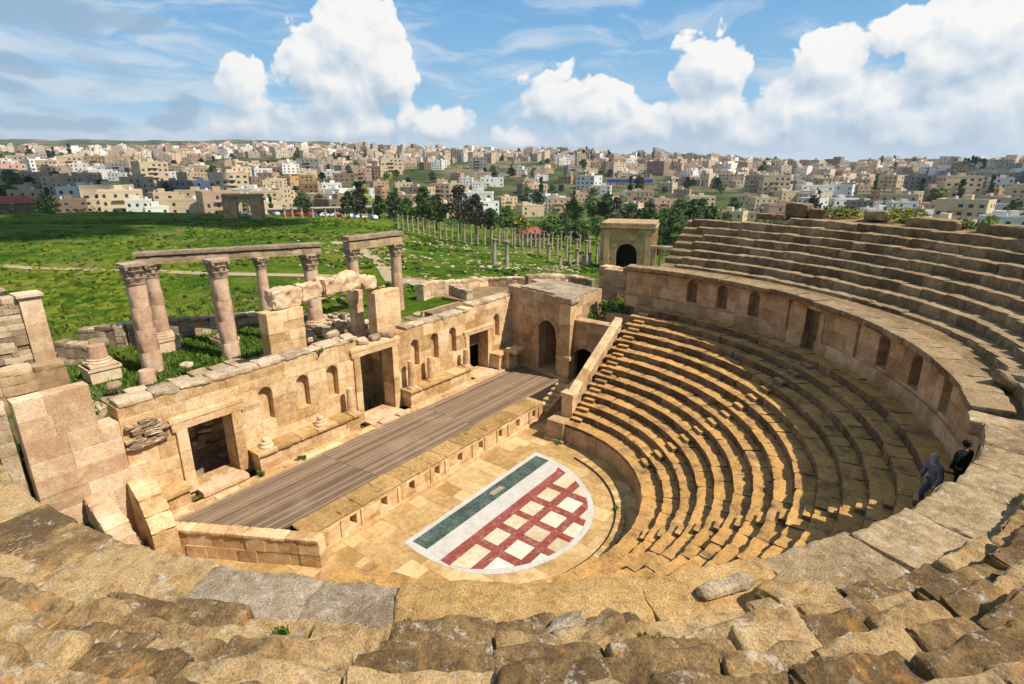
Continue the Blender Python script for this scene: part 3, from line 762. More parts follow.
sw = thing('side_passage_wall', 'shaded tan wall with round arch between gate tower and seating', 'wall', (-2.4, 14.6, 0))
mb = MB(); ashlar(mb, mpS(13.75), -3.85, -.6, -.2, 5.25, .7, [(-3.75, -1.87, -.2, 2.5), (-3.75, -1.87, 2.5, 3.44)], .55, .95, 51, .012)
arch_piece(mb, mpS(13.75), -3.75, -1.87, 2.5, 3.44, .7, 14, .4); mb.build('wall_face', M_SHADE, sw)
mb = MB(); arch_ring(mb, mpS(13.75), -2.81, 2.5, .94, 1.18, .05, .1, 15, 9); mb.build('arch_moulding', M_SHADE, sw)
mb = MB(); mb.box(-3.62, -.5, 13.66, 14.5, 5.25, 5.38, .6); mb.build('coping', M_SHADE, sw)
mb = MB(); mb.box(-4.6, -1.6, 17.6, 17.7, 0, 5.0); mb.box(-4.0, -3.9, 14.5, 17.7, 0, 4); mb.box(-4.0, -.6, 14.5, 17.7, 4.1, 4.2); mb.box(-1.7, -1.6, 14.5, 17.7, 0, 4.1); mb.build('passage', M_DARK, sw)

rp = thing('ramp_parapet', 'bright sloping stone parapet along the end of the lower seats', 'parapet', (-.6, 9, 0))
mb = MB(); p0, p1 = Vector((-.55, 8.35, 2.55)), Vector((-.75, 14.45, 5.75))
N = 7
for i in range(N):
    a, b = p0.lerp(p1, i / N), p0.lerp(p1, (i + 1) / N); t = rng.random()
    for (za, zb, w) in ((-.1, .1, .29),):
        Q = [(a.x - w, a.y + .008, a.z + za), (a.x + w, a.y + .008, a.z + za), (b.x + w, b.y - .008, b.z + za), (b.x - w, b.y - .008, b.z + za),
             (a.x - w + .06, a.y + .008, a.z + zb), (a.x + w - .06, a.y + .008, a.z + zb), (b.x + w - .06, b.y - .008, b.z + zb), (b.x - w + .06, b.y - .008, b.z + zb)]
        mb.hexa(Q, t)
mb.build('sloping_coping', M_WALL, rp)
mb = MB()
for i in range(12):
    a, b = p0.lerp(p1, i / 12), p0.lerp(p1, (i + 1) / 12)
    mb.hexa([(a.x - .23, a.y, -.2), (a.x + .23, a.y, -.2), (b.x + .23, b.y, -.2), (b.x - .23, b.y, -.2), (a.x - .23, a.y, a.z - .1), (a.x + .23, a.y, a.z - .1), (b.x + .23, b.y, b.z - .1), (b.x - .23, b.y, b.z - .1)], rng.random())
mb.build('wall_face', M_SHADE, rp)
mb = MB(); mb.box(-.93, -.2, 7.95, 8.5, -.1, 2.45, .7); mb.box(-1.0, -.13, 7.88, 8.57, 2.45, 2.68, .6); mb.box(-1.0, -.13, 7.88, 8.57, .0, .3, .5); mb.build('pillar', M_WALL, rp)

# masonry beyond the side passage
ub = thing('upper_doorway', 'doorway with heavy lintel slab at the far end of the seating passage', 'doorway', (-1, 19.3, 6.2))
mb = MB(); ashlar(mb, mpS(19.2), -4.5, 1.2, 2, 8.0, .8, [(-1.75, -.75, 5.6, 8.0)], .6, 1.0, 61, .012); mb.build('wall_face', M_SHADE, ub)
mb = MB(); rblock(mb, Matrix.Translation((-1.0, 19.4, 8.2)), (3.4, 1.6, .42), .16, .05, .03, 83, .7); mb.build('lintel', M_SEATUP, ub)
tr = thing('planted_terrace', 'low grey walled terrace with green plants above the side passage', 'terrace', (-2.5, 17, 5))
mb = MB(); ashlar(mb, mpS(18.6), -3.6, -.9, 4.4, 6.6, .5, (), .55, .9, 63, .012); mb.box(-3.6, -.9, 15.2, 18.6, 4.4, 4.9); ashlar(mb, mpS(16.3), -2.6, -.5, 4.2, 5.5, .4, (), .5, .7, 65, .012); mb.build('terrace_wall', M_SHADE, tr)

# ------------------------------------------------------------------ lower seating
TH0, TH1 = rad(-87), rad(91.5)
def row_r(i): return 7.95 + .66 * (i - 1)
def row_z(i): return 1.57 + .39 * (i - 1)
ls = thing('lower_seating', 'lower half round bank of golden stone seats facing the orchestra', 'seating', (0, 0, 0))
def revolve(mb, prof, t0, t1, n):
    T = np.linspace(t0, t1, n + 1); m = len(prof); V = []
    for t in T:
        for r, z in prof: V.append((r * math.cos(t), r * math.sin(t), z))
    Fs = []
    for i in range(n):
        for k in range(m):
            l = (k + 1) % m
            Fs.append((i * m + k, i * m + l, (i + 1) * m + l, (i + 1) * m + k))
    Fs += [tuple(range(m)), tuple(range(n * m, n * m + m))]
    mb.add(V, Fs, .4)
prof = [(7.3, -.3), (7.3, 1.1)]
for i in range(1, 14): prof += [(row_r(i) + .1, row_z(i) - .45), (row_r(i) + .1, row_z(i) - .06)]
prof += [(17.4, row_z(13) - .06), (17.4, -.3)]
mb = MB(); revolve(mb, prof, TH0, TH1, 90); mb.build('seat_core', M_EARTH, ls)
# podium wall
mb = MB(); ashlar(mb, mpP(7.1), 7.1 * rad(-88), 7.1 * rad(97), -.05, 1.02, .4, (), 1.1, .75, 71, .012); mb.build('podium_wall', M_SHADE, ls)
mb = MB(); t = rad(-88)
while t < rad(97):
    e = min(rad(97), t + rng.uniform(.9, 1.4) / 7.3)
    rblock(mb, polM(7.55, (t + e) / 2, 1.1), ((e - t) * 7.9 - .01, .98, .19), .16, .035, .022, int(t * 400) + 2000, rng.random()); t = e
mb.build('podium_coping', M_SEAT, ls)
mb = MB(); mb.box(-1.25, -.15, 6.9, 7.7, -.05, 1.25, .5); mb.box(-1.35, -.05, 6.75, 7.8, 0, .18, .7); mb.build('end_pier', M_SHADE, ls)
stairs_th = [rad(88.5), rad(46), rad(2.5), rad(-42)]
for i in range(1, 14):
    mb = MB(); r0 = row_r(i); z = row_z(i); t = TH0; rr = random.Random(300 + i)
    dep = .78 if i < 13 else 1.0
    while t < TH1:
        e = min(TH1, t + rr.uniform(.75, 1.5) / r0)
        if TH1 - e < .3 / r0: e = TH1
        seg = .17
        if t > rad(-30): 
            rblock(mb, polM(r0 + dep / 2 + rr.uniform(-.028, .022), (t + e) / 2, z - .2 + rr.uniform(-.014, .012), rr.uniform(-.007, .007), (rr.uniform(-.012, .012), rr.uniform(-.006, .006))),
                   ((e - t) * (r0 + .33), dep, .41), .11, .035, .042, i * 1000 + int(t * 500) + 3000, rr.random(), low=.04)
        else:
            rblock(mb, polM(r0 + dep / 2, (t + e) / 2, z - .2), ((e - t) * (r0 + .3), dep, .41), .4, .05, .03, i * 1000 + int(t * 500) + 3000, rr.random())
        t = e
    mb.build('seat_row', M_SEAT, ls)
for th in stairs_th:
    mb = MB()
    for i in range(1, 14):
        r0 = row_r(i)
        rblock(mb, polM(r0 - .13, th, row_z(i) - .29 + rng.uniform(-.01, .01)), (.72, .34, .2), .12, .03, .02, int(th * 50) + i + 4000, .7 + .3 * rng.random())
    mb.build('stairway', M_SEAT, ls)

# ------------------------------------------------------------------ niche wall between the seat banks
nw = thing('niche_wall', 'curved tan wall with arched niches between lower and upper seats', 'wall', (0, 0, 6))
RW = 16.9
def U(deg): return RW * rad(deg)
nn_ = [79.2, 72.1, 64.7, 34.8, 26.9, 18.8]
nops = [(U(a) - .36, U(a) + .36, 6.98, 8.1) for a in nn_]
dop = (U(51.1) - .46, U(51.1) + .46, 6.5, 8.3)
ops = [(a, b, c, 8.46) for a, b, c, d in nops] + [dop]
mb = MB(); ashlar(mb, mpP(RW), U(6.5), U(95), 6.85, 8.62, .5, ops, .58, .75, 81, .012); mb.build('wall_face', M_SHADE, nw)
mb = MB(); ashlar(mb, mpP(RW - .12), (RW - .12) * rad(6), (RW - .12) * rad(95), 6.1, 6.86, .3, [((RW - .12) * rad(51.1) - .46, (RW - .12) * rad(51.1) + .46, 6.2, 6.86)], .76, .8, 82, .012); mb.build('dado', M_SHADE, nw)
for o in nops:
    t = MB(); arch_piece(t, mpP(RW), o[0], o[1], o[3], 8.46, .45, 10, rng.random()); cham(t, mpP(RW + .38), o[0] - .02, o[1] + .02, o[2] - .02, 8.5, .1, .01, 0, .3); t.build('arched_niche', M_SHADE, nw)
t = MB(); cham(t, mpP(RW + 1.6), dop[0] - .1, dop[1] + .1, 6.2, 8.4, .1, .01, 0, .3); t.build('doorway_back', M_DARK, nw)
t = MB(); cham(t, mpP(RW), dop[0] - .32, dop[0], 6.2, 8.3, .3, .02, .06, .6); cham(t, mpP(RW), dop[1], dop[1] + .32, 6.2, 8.3, .3, .02, .06, .6); t.build('door_jamb', M_SHADE, nw)
for a_ in (41.6, 57.5):
    t = MB(); cham(t, mpP(RW), U(a_) - .28, U(a_) + .28, 6.1, 8.62, .3, .02, .13, .5); t.build('pilaster', M_SHADE, nw)
mb = MB(); t = rad(4.2)  # cornice lengthened past the wall's end to keep sun off the seats below
while t < rad(95):
    e = min(rad(95), t + rng.uniform(1.0, 1.9) / 17)
    dz = .06 if rad(45) < t < rad(57) else 0
    if not (rad(56.5) < t < rad(58.0)):
        rblock(mb, polM(16.85 + rng.uniform(-.05, .05), (t + e) / 2, 8.78 + dz), ((e - t) * 16.9 - .012, 1.05, .26), .14, .05, .04, int(t * 700) + 5000, rng.random())
        rblock(mb, polM(16.88, (t + e) / 2, 8.6 + dz), ((e - t) * 16.9 - .012, .75, .14), .2, .04, .03, int(t * 700) + 5300, rng.random())
    t = e
mb.build('cornice', M_SEATUP, nw)

# ------------------------------------------------------------------ upper seating
def upR(th, k):
    t = float(smooth(6, 36, np.array(math.degrees(th)))); w = float(np.interp(math.degrees(th), [-46, -25, -4], [0, .55, .75])) * (1 - t); return 16.85 + w + 2.05 * t + (.52 + .20 * t) * (k - 1)
def upZ(th, k):
    t = float(smooth(6, 36, np.array(math.degrees(th)))); return 9.22 - .32 * t + (.325 + .125 * t) * (k - 1)
def lipR(th):
    return float(np.interp(math.degrees(th), [-95, -50, -28, -20.6, -15.6, -9.2, -4, 0, 8], [15.72, 15.72, 16.1, 16.2, 16.33, 16.5, 16.6, 16.25, 16.25]))
us = thing('upper_seating', 'upper bank of rough weathered stone seat rows round the theatre', 'seating', (0, 0, 8))
def upcore(t0, t1, n):
    mb = MB(); T = np.linspace(t0, t1, n + 1); V = []; m = None
    for t in T:
        t = float(t); fl = 17.3
        pr = [(fl, 5.8), (fl, 8.72), (upR(t, 1) + .1, 8.72)]
        for k in range(1, 9): pr += [(upR(t, k) + .1, upZ(t, k) - (.5 if k > 1 else .55)), (upR(t, k) + .1, upZ(t, min(k, 7 if t > rad(73) else 8)) - .16)]
        z8 = upZ(t, 7 if t > rad(73) else 8); pr += [(upR(t, 9) + .5, z8 - .2), (26.6, z8 - .7), (26.6, -.6), (fl, -.6)]
        m = len(pr); V += [(r * math.cos(t), r * math.sin(t), z) for r, z in pr]
    Fs = []
    for i in range(n):
        for k in range(m):
            l = (k + 1) % m; Fs.append((i * m + k, i * m + l, (i + 1) * m + l, (i + 1) * m + k))
    Fs += [tuple(range(m)), tuple(range(n * m, n * m + m))]
    mb.add(V, Fs, .4); mb.build('seat_core', M_EARTH, us)
upcore(rad(-97), rad(-5.6), 60); upcore(rad(1.6), rad(90), 60)
# passage core between the halves; its inner wall and slab are added sunlight blockers
mb = MB(); mb.hexa([(19.4, -2.1, 6), (26.3, -2.7, 6), (26.5, .8, 6), (19.5, .6, 6), (19.4, -2.1, 10.7), (26.3, -2.7, 10.7), (26.5, .8, 10.7), (19.5, .6, 10.7)]); mb.box(16.5, 20, -2.0, .6, 5.7, 6.2); mb.box(18.0, 18.3, -2.2, .9, 6, 8.75); mb.box(17.4, 18.1, -2.2, .9, 8.3, 8.6); mb.build('passage_core_sunblock', M_EARTH, us)
def seen(p):                                          # rough size in the photograph of a stone at p, 0 when out of view
    v = Vector(p) - CAM; f0_ = FW * math.cos(PITCH) - Vector((0, 0, math.sin(PITCH))); u_ = FW * math.sin(PITCH) + Vector((0, 0, math.cos(PITCH)))
    d = v.dot(f0_)
    if d < .5: return 0
    x, y = 512 + F_PX * v.dot(RT) / d, 342 - F_PX * v.dot(u_) / d
    return F_PX / d if -60 < x < 1084 and y < 730 else 0
ROWS = {}
for k in range(1, 9):
    rr = random.Random(500 + k); rows = []
    t = rad(-95.5); end = {8: rad(73), 7: rad(89)}.get(k, rad(86 + rr.uniform(-1, 2)))
    while t < end:
        near = t < rad(-2)
        e = min(end, t + (rr.uniform(.7, 1.7) if near else rr.uniform(.75, 1.45)) / upR(t, k))
        th = (t + e) / 2; R, Zk = upR(th, k), upZ(th, k)
        if not (rad(-5.4) < th < rad(1.5) and k <= 4) and not (near and rr.random() < .015):
            dr, dz = (rr.uniform(-.09, .05), rr.uniform(-.05, .05)) if near else (rr.uniform(-.04, .04), rr.uniform(-.03, .03))
            yaw = rr.uniform(-.035, .035) if near else rr.uniform(-.015, .015)
            tl = (rr.uniform(-.20, -.02), rr.uniform(-.04, .04)) if near else (rr.uniform(-.02, .02), rr.uniform(-.02, .02))
            sz = ((e - t) * (R + .4) - (.0 if near else -.02), .68 if near else .86, .44 if near else .52)
            rows.append((polM(R + sz[1] / 2 + dr, th, Zk - sz[2] / 2 + dz, yaw, tl), sz, near, k * 1000 + int((t + 3) * 300), rr.random()))
        t = e
    ROWS[k] = rows
big = sorted(((seen(M.translation), k, i) for k, rows in ROWS.items() for i, (M, sz, near, sd, tn) in enumerate(rows) if near), reverse=True)[:100]
big = {(k, i) for q, k, i in big if q > 0}
for k, rows in ROWS.items():
    runs = []; nr = []; prev = None
    for i, (M, sz, near, sd, tn) in enumerate(rows):
        if (k, i) in big: nr.append((M, sz, sd, tn)); prev = None; continue
        if prev is None or (M.translation - prev[0]).length > (sz[0] + prev[1]) / 2 + .25: runs.append(MB())
        prev = (M.translation, sz[0]); row = runs[-1]
        if near: rblock(row, M, sz, .07 if seen(M.translation) else .2, .07, .07, sd, tn, 2.3, low=.16)
        else: rblock(row, M, sz, .14 if M.translation.y > -3 else .4, .03, .036, sd, tn, low=.04)
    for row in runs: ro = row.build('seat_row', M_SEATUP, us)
    for M, sz, sd, tn in nr:
        b = MB(); rblock(b, M, sz, .045, .075, .075, sd, tn, 2.4, low=.2); o = b.build('seat_block', M_ROUGH, us); o.parent = ro
        o.matrix_parent_inverse = Matrix.Identity(4)
# broad slabs of the walkway lip in the foreground
slab = thing('walkway_slabs', 'broad flat slabs of the walkway edge curving through the foreground', 'walkway', (0, 0, 8.6))
t = rad(-93); i = 0; rr = random.Random(12)
mats = {}
while t < rad(2.2):
    w = rr.uniform(1.0, 1.9) if math.degrees(t) < -36 else rr.uniform(1.3, 2.1)
    deg = math.degrees(t)
    if -56 < deg < -40: w = rr.uniform(1.7, 2.2)
    e = t + w / 16.3
    if e > rad(1.5): e = rad(2.2)
    th = (t + e) / 2; r0 = lipR(th); wd = (1.24 if math.degrees(th) < -38 else 1.5) + rr.uniform(-.08, .08)
    dg = math.degrees(th)
    mat = M_ROUGH
    if -52 < dg < -47: mat = M_GOLD
    elif -47 < dg < -33: mat = M_GOLD
    elif -58 < dg < -52: mat = M_GREY
    elif -66 < dg < -58: mat = rr.choice([M_GOLD, M_GREY, M_ROUGH])
    elif dg > -33: mat = M_LIP
    b = MB(); rblock(b, polM(r0 + wd / 2 + rr.uniform(-.03, .03), th, 8.71 + rr.uniform(-.03, .015), rr.uniform(-.015, .015), (rr.uniform(-.02, .015), rr.uniform(-.012, .012))), (w + .06 if e < rad(2) else (e - t) * 16.3, wd, .42), .058, .04, .045, i + 7000, rr.random(), 2.0, low=.08)
    b.build('slab', mat, slab); t = e; i += 1
mb = MB()
ashlar(mb, mpP(16.9), 16.9 * rad(-95), 16.9 * rad(2), 6.1, 8.5, .5, [(16.9 * rad(-4.6), 16.9 * rad(-.4), 6.1, 8.3)], .6, .9, 91, .012); mb.build('support_wall', M_SHADE, slab)

# loose stones in the foreground
loose = [(-45.6, 17.45, 9.42, (.8, .34, .4), (.4, .2), .35, M_ROUGH, 'leaning upright stone with a dark gap beside it in the middle foreground'),
         (-46.9, 17.3, 9.2, (.8, .25, .6), (.6, .1), .5, M_GREY, 'thin tilted slab leaning against the upright stone in the middle foreground'),
         (-35.5, 17.0, 9.1, (.7, .45, .36), (.1, .15), .2, M_ROUGH, 'big lichen covered block standing loose above the lower seats'),
         (-37.5, 16.5, 8.98, (1.0, .26, .12), (.03, 0), .12, M_COPE, 'long pale dressed stone bar lying on the slabs')]
for i, (dg, r, z, sz, tl, yaw, mt, lb) in enumerate(loose):
    b = MB(); rblock(b, polM(r, rad(dg), z, yaw, tl), sz, .055, .07, .06, i + 8100, rng.random(), 2.2, low=.1); tag(b.build('loose_stone', mt), lb, 'stone')
# rubble round the broken passage mouth
rr = random.Random(77)
for i in range(9):
    th = rad(rr.uniform(8.5, 14)); r = rr.uniform(17.6, 19.8)
    b = MB(); rblock(b, polM(r, th, 9.0 + rr.uniform(0, .2), rr.uniform(-1, 1), (rr.uniform(-.3, .3), rr.uniform(-.3, .3))), (rr.uniform(.5, 1.1), rr.uniform(.4, .7), rr.uniform(.3, .5)), .12, .07, .06, i + 8200, rr.random())
    tag(b.build('fallen_block', M_SEATUP), 'tumbled block beside the broken passage mouth in the upper seats', 'stone block', 'tumbled blocks by the broken passage mouth')

# ------------------------------------------------------------------ columns, beams and piers behind the stage wall
column((-16.5, -7.35), 5.0, 10.65, .5, False, True, 'thick pink standing column nearest the left end behind the stage wall', 'columns behind the stage wall')
column((-15.5, -3.75), 4.7, 10.5, .47, False, True, 'pink standing column between the thick left column and the ashlar pier', 'columns behind the stage wall')
column((-16.1, 2.15), 4.5, 10.1, .48, True, True, 'pink column behind the fallen entablature at the right end of the long beam', 'columns behind the stage wall', plinth=.9)
column((-16.1, 5.35), 4.2, 10.1, .42, False, True, 'slender pink column under the left end of the short right beam', 'columns behind the stage wall')
column((-16.1, 9.15), 4.2, 10.05, .44, False, True, 'pink column under the right end of the short right beam', 'columns behind the stage wall')
column((-19.75, -5.45), 5.0, 10.1, .4, True, True, 'column half hidden behind the thick left column under the long beam', 'columns behind the stage wall', plinth=.8)
column((-18.2, -2.75), 4.7, 10.1, .36, True, True, 'thin column half hidden behind the second standing column', 'columns behind the stage wall', plinth=.7)
column((-17.0, -.55), 4.6, 10.1, .34, False, True, 'thin column under the long beam rising behind the ashlar pier', 'columns behind the stage wall')
column((-17.3, -9.35), 5.0, 6.75, .42, True, False, 'short broken column on a pedestal left of the thick column', 'columns behind the stage wall', plinth=.75, name='column_stump', drums=1)
column((-14.6, -8.3), 5.1, 5.75, .38, False, False, 'low drum stump lying just right of the broken column pedestal', None, name='column_stump', drums=1)

def beam(name, label, p, q, w, z0, z1, mat):
    t = thing(name, label, 'stone beam', (p[0], p[1], z0)); p, q = Vector((*p, 0)), Vector((*q, 0)); d = (q - p).normalized(); L = (q - p).length
    R = Matrix.Rotation(math.atan2(d.y, d.x), 4, 'Z'); c = (p + q) / 2
    a = MB(); rblock(a, Matrix.Translation((c.x, c.y, (z0 * 1.6 + z1 * .4) / 2)) @ R, (L, w, (z1 - z0) * .62), .22, .02, .014, 3, .6)
    k = max(2, int(L / .55))
    for i in range(k): rblock(a, Matrix.Translation((c.x, c.y, z0 + (z1 - z0) * .3)) @ R @ Matrix.Translation((-L / 2 + (i + .5) * L / k, 0, 0)), (L / k - .03, w + .03, (z1 - z0) * .5), .25, .02, .008, i, rng.random())
    a.build('architrave', mat, t)
    b = MB(); rblock(b, Matrix.Translation((c.x, c.y, z1 - (z1 - z0) * .16)) @ R, (L + .12, w + .22, (z1 - z0) * .34), .25, .03, .02, 9, .3); b.build('cornice', M_CAPITAL, t)
beam('architrave_beam', 'long tan stone beam spanning four columns behind the stage wall', (-19.95, -6.0), (-15.7, 2.75), .62, 10.1, 10.72, M_FAR)
beam('architrave_beam', 'short tan stone beam across the two columns on the right', (-16.1, 4.95), (-16.1, 9.6), .66, 10.05, 10.85, M_FAR)

def pier(name, label, x, s0, s1, z0, z1, dep, mat, seed):
    t = thing(name, label, 'pier', (x, (s0 + s1) / 2, z0))
    a = MB(); ashlar(a, mpF(x), s0, s1, z0, z1, dep, (), .52, .8, seed, .015)
    rblock(a, Matrix.Translation((x - dep / 2, (s0 + s1) / 2, z1 - .02)), (dep, s1 - s0, .16), .12, .05, .04, seed, .6); a.build('masonry', mat, t); return t
pier('masonry_pier', 'square pale ashlar pier on the stage wall under the left end of the fallen entablature', -10.75, -3.95, -1.95, 4, 8.2, .8, M_WALL, 101)
pier('masonry_pier', 'square pale ashlar pier at the right end of the fallen entablature', -10.75, 2.75, 4.65, 4, 8.1, .75, M_WALL, 102)
pier('masonry_pier', 'narrow tall pier slab behind the middle doorway', -12.6, 2.6, 3.3, 1, 8.0, .5, M_PINK, 103)
for i, (s0, s1, z, h, lb) in enumerate(((-3.35, -1.75, 8.75, .95, 'heavy broken entablature block at the left end over the ashlar pier'), (-1.8, -.5, 8.85, .8, 'broken entablature block second from the left over the gap'),
                                      (-.5, 2.1, 8.95, .85, 'longest carved entablature block spanning the gap between the piers'), (2.1, 3.1, 8.75, .75, 'small entablature block at the right end over the right pier'))):
    b = MB(); rblock(b, Matrix.Translation((-11.4, (s0 + s1) / 2, z)) @ Matrix.Rotation(PI / 2 + .04 * (i - 1), 4, 'Z') @ Matrix.Rotation([.05, -.03, .0, .02][i], 4, 'Y'), (s1 - s0 - .03, 1.0, h), .07, .12, .13, 600 + i, .6, 2.9, low=.3)
    tag(b.build('entablature_block', M_PINK), lb, 'stone block', 'fallen entablature blocks')

# ruins to the left and right behind the stage wall
ruin_wall('rubble_wall', 'long low rubble wall behind the standing columns', [(-24.6, -8.0), (-22.6, -6.3), (-20.9, -.6), (-20.4, 1.2)], .8, [6.0, 6.35, 6.0, 5.9], M_RUBBLE, 111, .55)
ruin_wall('rubble_wall', 'short broken rubble wall with upright stones behind the broken column', [(-21.8, -9.8), (-20.6, -8.6)], .7, [6.3, 5.9], M_RUBBLE, 112, .45)
ruin_wall('rubble_wall', 'rubble wall end at the left edge below the block wall', [(-10.9, -17.5), (-10.4, -14.1)], 1.0, [6.6, 7.2], M_RUBBLE, 113, .5)
ruin_wall('block_wall', 'wall of large squared blocks at the left edge beside the pink panel', [(-16.3, -15.5), (-16.1, -11.0)], .9, [6.9, 6.7], M_SHADE, 114, 1.1)
lt = thing('ruined_tower', 'ruined rubble wall with a smooth pilaster at the left edge of the meadow', 'ruin', (-22, -11.5, 5))
mb = MB(); ashlar(mb, mpF(-21.5), -15, -11.0, 4.5, 8.9, .9, (), .28, .55, 115, .05); mb.build('rubble_face', M_RUBBLE, lt)
mb = MB(); ashlar(mb, mpF(-21.35), -11.0, -10.1, 4.5, 8.85, 1.0, (), 1.3, .9, 116, .01); mb.box(-22.4, -21.2, -11.1, -10.0, 8.85, 9.0, .8); mb.build('pilaster', M_PINK, lt)
t = MB(); t.lathe([(.3, 0), (.32, .3), (.42, .5), (.36, .55), (.55, .85), (.5, .95)], (-23.2, -11.6, 8.2), 16, .4, mod=lambda k, a: 1 + .1 * math.cos(6 * a)); tag(t.build('column_capital', M_CAPITAL), 'carved grey column capital behind the ruined wall at the left edge', 'capital')
for i, (x, y, s, lb) in enumerate(((-22.5, -9.6, .6, 'pale round boulder left of the short rubble wall'), (-22.6, -10.1, .5, 'flat pale boulder beside the ruined pilaster'), (-21.2, -8.2, .75, 'large pale boulder on top of the short rubble wall'), (-13.9, -9.9, .55, 'flat grey slab in front of the broken column pedestal'), (-14.2, -6.6, .45, 'small pale stone at the foot of the thick column'), (-13.2, 1.2, .7, 'flat slab lying behind the middle doorway'), (-13.6, -.2, .8, 'broken flat slab in the rubble behind the fallen entablature'))):
    b = MB(); z = gz(x, y); rblock(b, Matrix.Translation((x, y, max(z + s * .25, 5.6 if x > -15 else z + .3) + (.6 if i == 2 else 0))) @ Matrix.Rotation(i * .9, 4, 'Z'), (s * 1.3, s, s * .6), .1, .14, .06, 6000 + i, rng.random(), 3)
    tag(b.build('boulder', M_RUBBLE), lb, 'boulder', 'boulders behind the stage wall')
# low terrace behind the stage wall: stone strip and debris
mb = MB()
for i in range(26):
    s = -11 + i * .95
    rblock(mb, Matrix.Translation((-13.4 + rng.uniform(-.1, .1), s, 4.95 + rng.uniform(-.1, .12))), (1.5, .93, .5), .25, .06, .05, 6100 + i, rng.random())
tw = thing('rear_terrace', 'row of worn paving blocks along the back of the stage wall', 'paving', (-13, 0, 5)); mb.build('paving_blocks', M_RUBBLE, tw)
mb = MB()
for i in range(130):
    x, y = rng.uniform(-17.5, -13.0), rng.uniform(-.5, 5.0)
    s = rng.uniform(.15, .5); rblock(mb, Matrix.Translation((x, y, gz(x, y) + .4 + .3 * rng.random())) @ Matrix.Rotation(rng.uniform(0, 3), 4, 'Z'), (s * 1.4, s, s * .8), .2, .06, .05, 6200 + i, rng.random())
struct(mb.build('rubble_heap', M_RUBBLE), 'stuff')
ruin_wall('enclosure_wall', 'low roofless enclosure wall behind the far half of the stage wall', [(-17.2, 12.4), (-17.6, 14.0), (-16.0, 19.5), (-12.6, 20.6)], .7, [6.4, 6.3, 6.0, 6.3], M_PINK, 121, .6)
ruin_wall('enclosure_wall', 'broken inner cross wall of the roofless enclosure', [(-16.2, 15.0), (-13.5, 14.2)], .6, [6.1, 6.0], M_RUBBLE, 122, .5)
ruin_wall('rubble_wall', 'rough rubble wall behind the gate tower roof', [(-12.5, 20.4), (-10.5, 24.0), (-8.2, 24.5)], .9, [6.5, 6.2, 6.0], M_RUBBLE, 123, .5)
ruin_wall('block_wall', 'pinkish wall left of the upper doorway', [(-5.2, 20.4), (-2.6, 20.2)], 1.0, [8.0, 8.1], M_SHADE, 124, .9)
mb = MB(); mb.hexa([(-12.6, 8.4, 3), (-10.3, 8.4, 3), (-10.3, 13.4, 3), (-12.6, 13.4, 3), (-12.6, 8.4, 5.6), (-10.3, 8.4, 5.6), (-10.3, 13.4, 5.6), (-12.6, 13.4, 5.6)]); mb.hexa([(-16, 13.6, 3), (-9.6, 13.6, 3), (-9.6, 24, 3), (-16, 20, 3), (-16, 13.6, 5.3), (-9.6, 13.6, 5.3), (-9.6, 24, 5.3), (-16, 20, 5.3)])
struct(mb.build('rear_ground', M_EARTH))

# top wall stones and blocks on the upper edge of the far seats
for i, (dg, r, z, sz, lb) in enumerate(((77, 25.0, 12.0, (2.0, .9, .4), 'flat pale block at the left end of the top seat row'), (73.5, 25.4, 12.5, (1.5, .9, .95), 'big square block standing at the left on the top seat row'), (70.5, 25.4, 12.35, (1.0, .8, .6), 'pale round block right of the square block on the top row'),
    (62.5, 25.6, 12.45, (1.3, .8, .6), 'block half hidden by yellow shrubs on the top row'), (55.5, 25.3, 12.3, (1.9, .9, .55), 'long block on the top row left of the green bush'), (53.2, 25.3, 12.28, (1.7, .9, .55), 'long block on the top row beside the cream house'),
    (46.2, 25.3, 12.25, (2.3, 1.0, .6), 'long worn block on the top row under the white tower block'), (43.2, 25.3, 12.25, (2.1, 1.0, .6), 'long worn block second from the right on the top row'), (39.9, 25.2, 12.5, (2.2, 1.3, 1.15), 'large rough ochre boulder block at the right edge of the top row'))):
    b = MB(); rblock(b, polM(r, rad(dg), z, 0), sz, .14, .09, .07, 8400 + i, rng.random(), 2); tag(b.build('top_block', M_ROUGH if i in (8,) else M_SEATUP), lb, 'stone block', 'blocks along the top seat row')
# strip of earth behind the top row
mb = MB(); V = []
for i in range(41):
    a = rad(-60 + i * 3.75)
    for r, z in (((24.6, 12.0), (26.4, 12.25), (28.5, 11.2)) if a < rad(73) else ((24.0, 11.45), (26.4, 11.3), (28.5, 10.4))): V.append((r * math.cos(a), r * math.sin(a), z))
Fs = []
for i in range(40):
    for k in range(2): Fs.append((i * 3 + k, i * 3 + k + 1, i * 3 + k + 4, i * 3 + k + 3))
mb.add(V, Fs, .5, True); struct(mb.build('upper_bank', M_EARTH, recalc=False))

# ------------------------------------------------------------------ plants
def leaves(mb, c, R, n, size, r, squash=.8, tint=None):
    V, Fs, T = [], [], []
    for i in range(n):
        d = Vector((r.gauss(0, 1), r.gauss(0, 1), r.gauss(0, 1))).normalized() * (r.random() ** .4)
        p = Vector((c[0] + d.x * R[0], c[1] + d.y * R[1], c[2] + d.z * R[2]))
        a = Vector((r.gauss(0, 1), r.gauss(0, 1), r.gauss(0, .7))).normalized(); b = a.orthogonal().normalized(); s = size * r.uniform(.6, 1.4)
        k = len(V); V += [tuple(p - a * s), tuple(p + b * s * .5), tuple(p + a * s), tuple(p - b * s * .5)]; Fs.append((k, k + 1, k + 2, k + 3))
        tt = (tint if tint is not None else .5) + r.uniform(-.25, .25); T += [tt] * 4
    mb.add(V, Fs, np.array(T))

